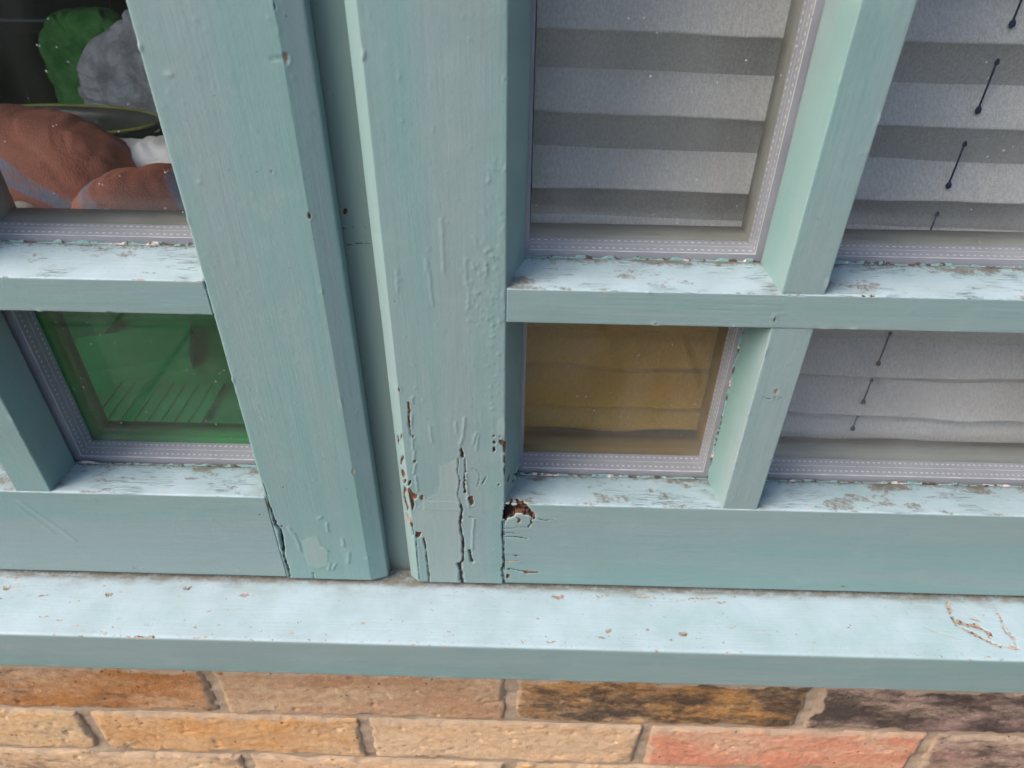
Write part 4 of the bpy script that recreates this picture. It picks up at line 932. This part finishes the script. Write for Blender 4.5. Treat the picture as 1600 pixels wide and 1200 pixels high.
# ------------------------------------------------------------------ pleated blind behind the right casement
blind = thing('pleated_blind', (.28, .09, 1.063), 'grey fabric pleated blind hanging behind the right casement', 'blind')
RIDGE = [1.338 + .0425 * k for k in range(11, 0, -1)] + [1.3380, 1.2958, 1.2535, 1.2110, 1.1690, 1.1275, 1.0925, 1.0690]
def valley(i):
    zr = RIDGE[i]; nx = RIDGE[i + 1] if i + 1 < len(RIDGE) else zr - .012
    p = zr - nx
    k = .555 if p > .041 else (.42 if p > .03 else .34)
    return zr - p * k
BX = np.linspace(.0045, .585, 120)
def fold_edge(z0, idx, y0):
    n = len(BX); q = np.c_[BX * 1000 / 70, np.full(n, idx * 3.7), np.zeros(n)]
    low = 1 if z0 < 1.15 else .35
    z = z0 - .018 * (BX - .005) * (1 if z0 > 1.15 else 1.0) + (fbm(q, 5, 2) - .5) * .0075 * low
    y = y0 + (fbm(q * 1.3, 15, 2) - .5) * .003 * (1 + low)
    return z, y
for i in range(len(RIDGE)):
    p = RIDGE[i] - (RIDGE[i + 1] if i + 1 < len(RIDGE) else RIDGE[i] - .014)
    dep = .0085 if p > .041 else .0115
    za, ya = fold_edge(valley(i - 1) if i else RIDGE[0] + .021, 2 * i, .1010 if p > .041 else .1010)
    zb_, yb = fold_edge(RIDGE[i], 2 * i + 1, .085)
    p2 = RIDGE[i + 1] - (RIDGE[i + 2] if i + 2 < len(RIDGE) else RIDGE[i + 1] - .014) if i + 1 < len(RIDGE) else 0
    zc_, yc = fold_edge(valley(i), 2 * i + 2, .1010 if p2 > .041 else .1010)
    rows = []
    for s_ in (0, .25, .5, .75, .96): rows.append((za + (zb_ - za) * s_, ya + (yb - ya) * s_ - .0008 * math.sin(math.pi * s_)))
    rows.append((zb_ - .0003, yb - .0003))
    for s_ in (.05, .35, .7, 1): rows.append((zb_ + (zc_ - zb_) * s_, yb + (yc - yb) * s_))
    vs = [(BX[k], r[1][k], r[0][k]) for r in rows for k in range(len(BX))]; n = len(BX)
    fs = [(r * n + k, (r + 1) * n + k, (r + 1) * n + k + 1, r * n + k + 1) for r in range(len(rows) - 1) for k in range(n - 1)]
    link('pleat', mesh_from(vs, fs), MAT['blind'], blind)
def cord(x):
    mb = MB(); c_z = []
    k_ = int(np.argmin(np.abs(BX - x)))
    for i in range(len(RIDGE) - 1):
        zr0 = fold_edge(RIDGE[i], 2 * i + 1, .085)[0][k_]; zv = fold_edge(valley(i), 2 * i + 2, .0935)[0][k_]; zr1 = fold_edge(RIDGE[i + 1], 2 * i + 3, .085)[0][k_]
        a = zr0 + (zv - zr0) * .42; b = zv + (zr1 - zv) * .55
        o = MB().tube([(x, .0885, a), (x, .0882, (a + b) / 2), (x, .0885, b)], [.00055] * 3, 6).build('cord', MAT['cord'], blind, True)
        for zz, rr in ((a, .0013), (b, .0017)):
            MB().tube([(x, .0882, zz + rr * 1.5), (x, .0880, zz + rr * .6), (x, .0880, zz - rr * .4), (x, .0883, zz - rr * 1.2)], [.0004, rr * .85, rr, .0004], 8).build('eyelet', MAT['cord'], blind, True)
cord(.2462); cord(.53)
# ------------------------------------------------------------------ inside the room, behind the left casement
board_white = plain('white_gloss_board', (.82, .81, .79), .4, (.76, .75, .73), 8)
wb = MB().box(X0 + .002, X1 - .002, .092, .54, .955, .985).build('window_board', board_white)
tag(wb, 'deep white window board inside, seen through the green pane', 'window board')
MB().box(X0 + .002, X1 - .002, .255, .275, .05, .95).build('room_wall_below_window', room_wall)['kind'] = 'structure'

def striped_cloth():
    t = NT('terracotta_cloth'); co = t.coord()
    d = t.n.new('ShaderNodeMapping'); d.inputs['Rotation'].default_value = (0, math.radians(52), 0); t.l.new(t.n.new('ShaderNodeTexCoord').outputs['Object'], d.inputs['Vector'])
    sx = t.n.new('ShaderNodeSeparateXYZ'); t.l.new(d.outputs[0], sx.inputs[0])
    wob = t.math('ADD', sx.outputs[0], t.math('MULTIPLY', t.noise(co, 26, 2), .014))
    s = t.math('FRACT', t.math('MULTIPLY', wob, 22.))
    band = t.math('MULTIPLY', t.ramp(s, .60, .66), t.ramp(s, .86, .92, 1, 0))
    weave = t.noise(t.coord((1, 1, .4)), 700, 3, .7)
    col = t.mix(weave, (.36, .125, .085), (.54, .23, .165))
    col = t.mix(t.math('MULTIPLY', band, t.ramp(t.noise(co, 60, 3), .35, .6, .55, 1)), col, t.mix(weave, (.20, .20, .27), (.33, .33, .42)))
    return t.done(t.bsdf(col, .95, t.bump(weave, .0012, .7), .1))
def soft(name, mat, c, r, seed, label, cat, rot=0., p=2.6, amp=.012, folds=1., tilt=0., nu=140, nv=96, floor=.9855, wrinkle=.8):
    """soft rounded bundle of cloth: superellipsoid with folds, standing on the board"""
    u = np.linspace(0, 2 * np.pi, nu, endpoint=False); v = np.linspace(-np.pi / 2, np.pi / 2, nv)
    U, W = np.meshgrid(u, v); U = U.ravel(); W = W.ravel(); e = 2 / p
    f = lambda x: np.sign(x) * np.abs(x) ** e
    P = np.c_[f(np.cos(W)) * f(np.cos(U)), f(np.cos(W)) * f(np.sin(U)), f(np.sin(W))]
    d = P / np.maximum(np.linalg.norm(P, axis=1), 1e-6)[:, None]
    q = P * np.array(r)
    q = q + d * ((fbm(q / .05 + seed, seed, 3) - .5) * 2 * amp + (fbm(q * np.array([22, 22, 6.]) * folds + seed, seed + 3, 2) - .5) * amp)[:, None]
    wr = fbm(np.c_[(q[:, 0] + q[:, 2]) * 55, (q[:, 0] - q[:, 2]) * 14, q[:, 1] * 14] + seed, seed + 6, 3)
    q = q - d * (np.clip(.10 - np.abs(wr - .5), 0, .1) * amp * wrinkle * 10)[:, None]
    ct, st_ = math.cos(tilt), math.sin(tilt); q = np.c_[q[:, 0] * ct + q[:, 2] * st_, q[:, 1], -q[:, 0] * st_ + q[:, 2] * ct]
    cr_, sr = math.cos(rot), math.sin(rot); q = np.c_[q[:, 0] * cr_ - q[:, 1] * sr, q[:, 0] * sr + q[:, 1] * cr_, q[:, 2]]
    q[:, 2] = np.maximum(q[:, 2] + c[2], floor) - c[2]
    i = np.arange(nv - 1)[:, None] * nu; j = np.arange(nu)[None, :]; j2 = (j + 1) % nu
    Q = np.stack([i + j, i + j2, i + nu + j2, i + nu + j], -1).reshape(-1, 4)
    o = link(name, mesh_quads(q, Q), mat); o.location = c
    return tag(o, label, cat)
TERRA = striped_cloth()
SHELF = 1.165
gs = MB().box(X0 + .003, -.14, .082, .52, SHELF - .006, SHELF).build('glass_shelf', MAT['glass']); tag(gs, 'clear glass shelf inside, level with the glazing bar of the left casement', 'shelf')
soft('cushion', TERRA, (-.358, .178, 1.212), (.078, .043, .053), 3, 'rust cushion with slate blue stripes bulging up at the left edge', 'cushion', amp=.005, tilt=.12, folds=1.6, wrinkle=.35, floor=SHELF + .0003)
soft('bolster', TERRA, (-.222, .138, 1.199), (.086, .033, .039), 8, 'low rust bolster with slate blue stripes just inside the glass', 'bolster', amp=.003, p=3.0, folds=1.6, floor=SHELF + .0003)
soft('cream_cloth', plain('cream_cotton', (.66, .62, .56), .9, (.58, .54, .48), 40, .001), (-.348, .118, 1.193), (.030, .014, .030), 61, 'small cream cloth tucked under the rust cushion at the left edge', 'cloth', amp=.002, p=3.5, floor=SHELF + .0003)
soft('pillow', plain('white_linen', (.88, .87, .88), .9, (.82, .81, .84), 20, .001), (-.225, .202, 1.202), (.112, .022, .038), 14, 'white pillow lying behind the rust bolster', 'pillow', amp=.003, p=3.2, floor=SHELF + .0003)
def fleece():
    t = NT('mottled_fleece'); co = t.coord(); n = t.noise(co, 38, 5, .6); m = t.noise(co, 26, 3, .6)
    col = t.mix(t.ramp(n, .35, .62), (.50, .48, .50), (.88, .86, .88))
    col = t.mix(t.ramp(m, .54, .64, 0, .6), col, (.25, .50, .25))
    return t.done(t.bsdf(col, .95, t.bump(t.noise(co, 300, 4, .7), .003, .9), .1))
soft('fleece_throw', fleece(), (-.335, .36, 1.240), (.078, .028, .056), 21, 'mottled grey fleece throw heaped beside the left stile', 'throw', amp=.008, wrinkle=.5, tilt=-.55, floor=SHELF + .0003)
soft('storage_basket', plain('dark_basket', (.05, .045, .04), .9, (.03, .028, .026), 60, .002), (-.345, .365, 1.188), (.070, .030, .023), 25, 'dark basket under the grey fleece throw', 'basket', amp=.002, p=5, floor=SHELF + .0003)
soft('green_cloth', plain('green_cotton', (.25, .62, .16), .9, (.10, .36, .08), 60, .001), (-.440, .455, 1.222), (.048, .030, .060), 33, 'bright green cloth bundle in the dark behind the fleece', 'cloth', amp=.006, p=3, floor=SHELF + .0003)
# yellow rimmed oval tray
tr = thing('oval_tray', (-.39, .26, SHELF), 'oval smoked tray with thin yellow rim behind the rust cushion', 'tray')
seg = 72; R_ = .096; RY = .041
cx, cy, cz = -.391, .262, 1.219
n = 8; vs = []; fs = []
for k in range(seg):
    a = 2 * math.pi * k / seg
    for j in range(n):
        w_ = 2 * math.pi * j / n; rr = .0012
        vs.append((cx + (R_ + rr * math.cos(w_)) * math.cos(a), cy + (RY + rr * math.cos(w_)) * math.sin(a), cz + .0125 + rr * math.sin(w_)))
for k in range(seg):
    for j in range(n):
        fs.append((k * n + j, ((k + 1) % seg) * n + j, ((k + 1) % seg) * n + (j + 1) % n, k * n + (j + 1) % n))
link('rim', mesh_from(vs, fs), plain('yellow_plastic', (.55, .50, .10), .4, (.36, .33, .09), 70), tr)
vs = []; fs = []
prof = [(0, 0), (.065, 0), (.080, .002), (R_ - .006, .007), (R_ - .002, .012), (R_, .012), (R_ - .004, .006), (.080, -.001), (.065, -.003), (0, -.003)]
for k in range(seg):
    a = 2 * math.pi * k / seg
    for (r0, z0_) in prof: vs.append((cx + r0 * math.cos(a), cy + r0 * RY / R_ * math.sin(a), cz + z0_))
m = len(prof)
for k in range(seg):
    for j in range(m - 1): fs.append((k * m + j, k * m + j + 1, ((k + 1) % seg) * m + j + 1, ((k + 1) % seg) * m + j))
link('dish', mesh_from(vs, fs), plain('smoked_plastic', (.14, .14, .125), .25, (.10, .10, .09), 12), tr)
MB().tube([(cx, cy, SHELF + .0003), (cx, cy, SHELF + .004), (cx, cy, SHELF + .008), (cx, cy, cz - .003)], [.028, .028, .014, .014], 24).build('foot', bpy.data.materials['smoked_plastic'], tr, True)
# black shelf unit standing on the room floor
sh = thing('shelf_unit', (-.8, .72, .05), 'black shelf unit with pale edge line at the top left corner', 'shelf')
blk = plain('black_lacquer', (.012, .012, .014), .35, (.018, .017, .02), 10)
MB().box(-1.2, -.466, .56, .90, 1.238, 1.2485).build('shelf', blk, sh); MB().box(-1.2, -.466, .56, .90, 1.2515, 1.75).build('cabinet', blk, sh)
MB().box(-1.2, -.466, .558, .562, 1.2487, 1.2513).build('edge_strip', plain('grey_trim', (.35, .35, .36), .4), sh)
MB().box(-.50, -.47, .60, .88, .0505, 1.2378).build('leg', blk, sh); MB().box(-1.19, -1.16, .60, .88, .0505, 1.2378).build('leg', blk, sh)
# things lying on the board behind the green pane
paper = plain('white_card', (.88, .88, .86), .7, (.80, .80, .78), 14)
o = MB().box(-.055, .055, -.035, .035, 0, .016).build('card_box', paper); o.location = (-.395, .275, .9855); o.rotation_euler = (0, 0, .35)
tag(o, 'flat white box on the board behind the green pane', 'box')
rk = thing('ribbed_mat', (-.345, .20, .9855), 'pale ribbed mat on the board behind the green pane', 'mat')
MB().box(-.40, -.29, .165, .235, .9856, .9886).build('base', paper, rk)
for k in range(9):
    x = -.395 + k * .0125; MB().box(x, x + .006, .167, .233, .9887, .9902).build('rib', paper, rk)
st = MB().box(-.52, -.44, .16, .34, .9855, .9975).build('notebook', plain('pale_cover', (.62, .64, .62), .6)); tag(st, 'pale notebook on the board at the left of the green pane', 'notebook')
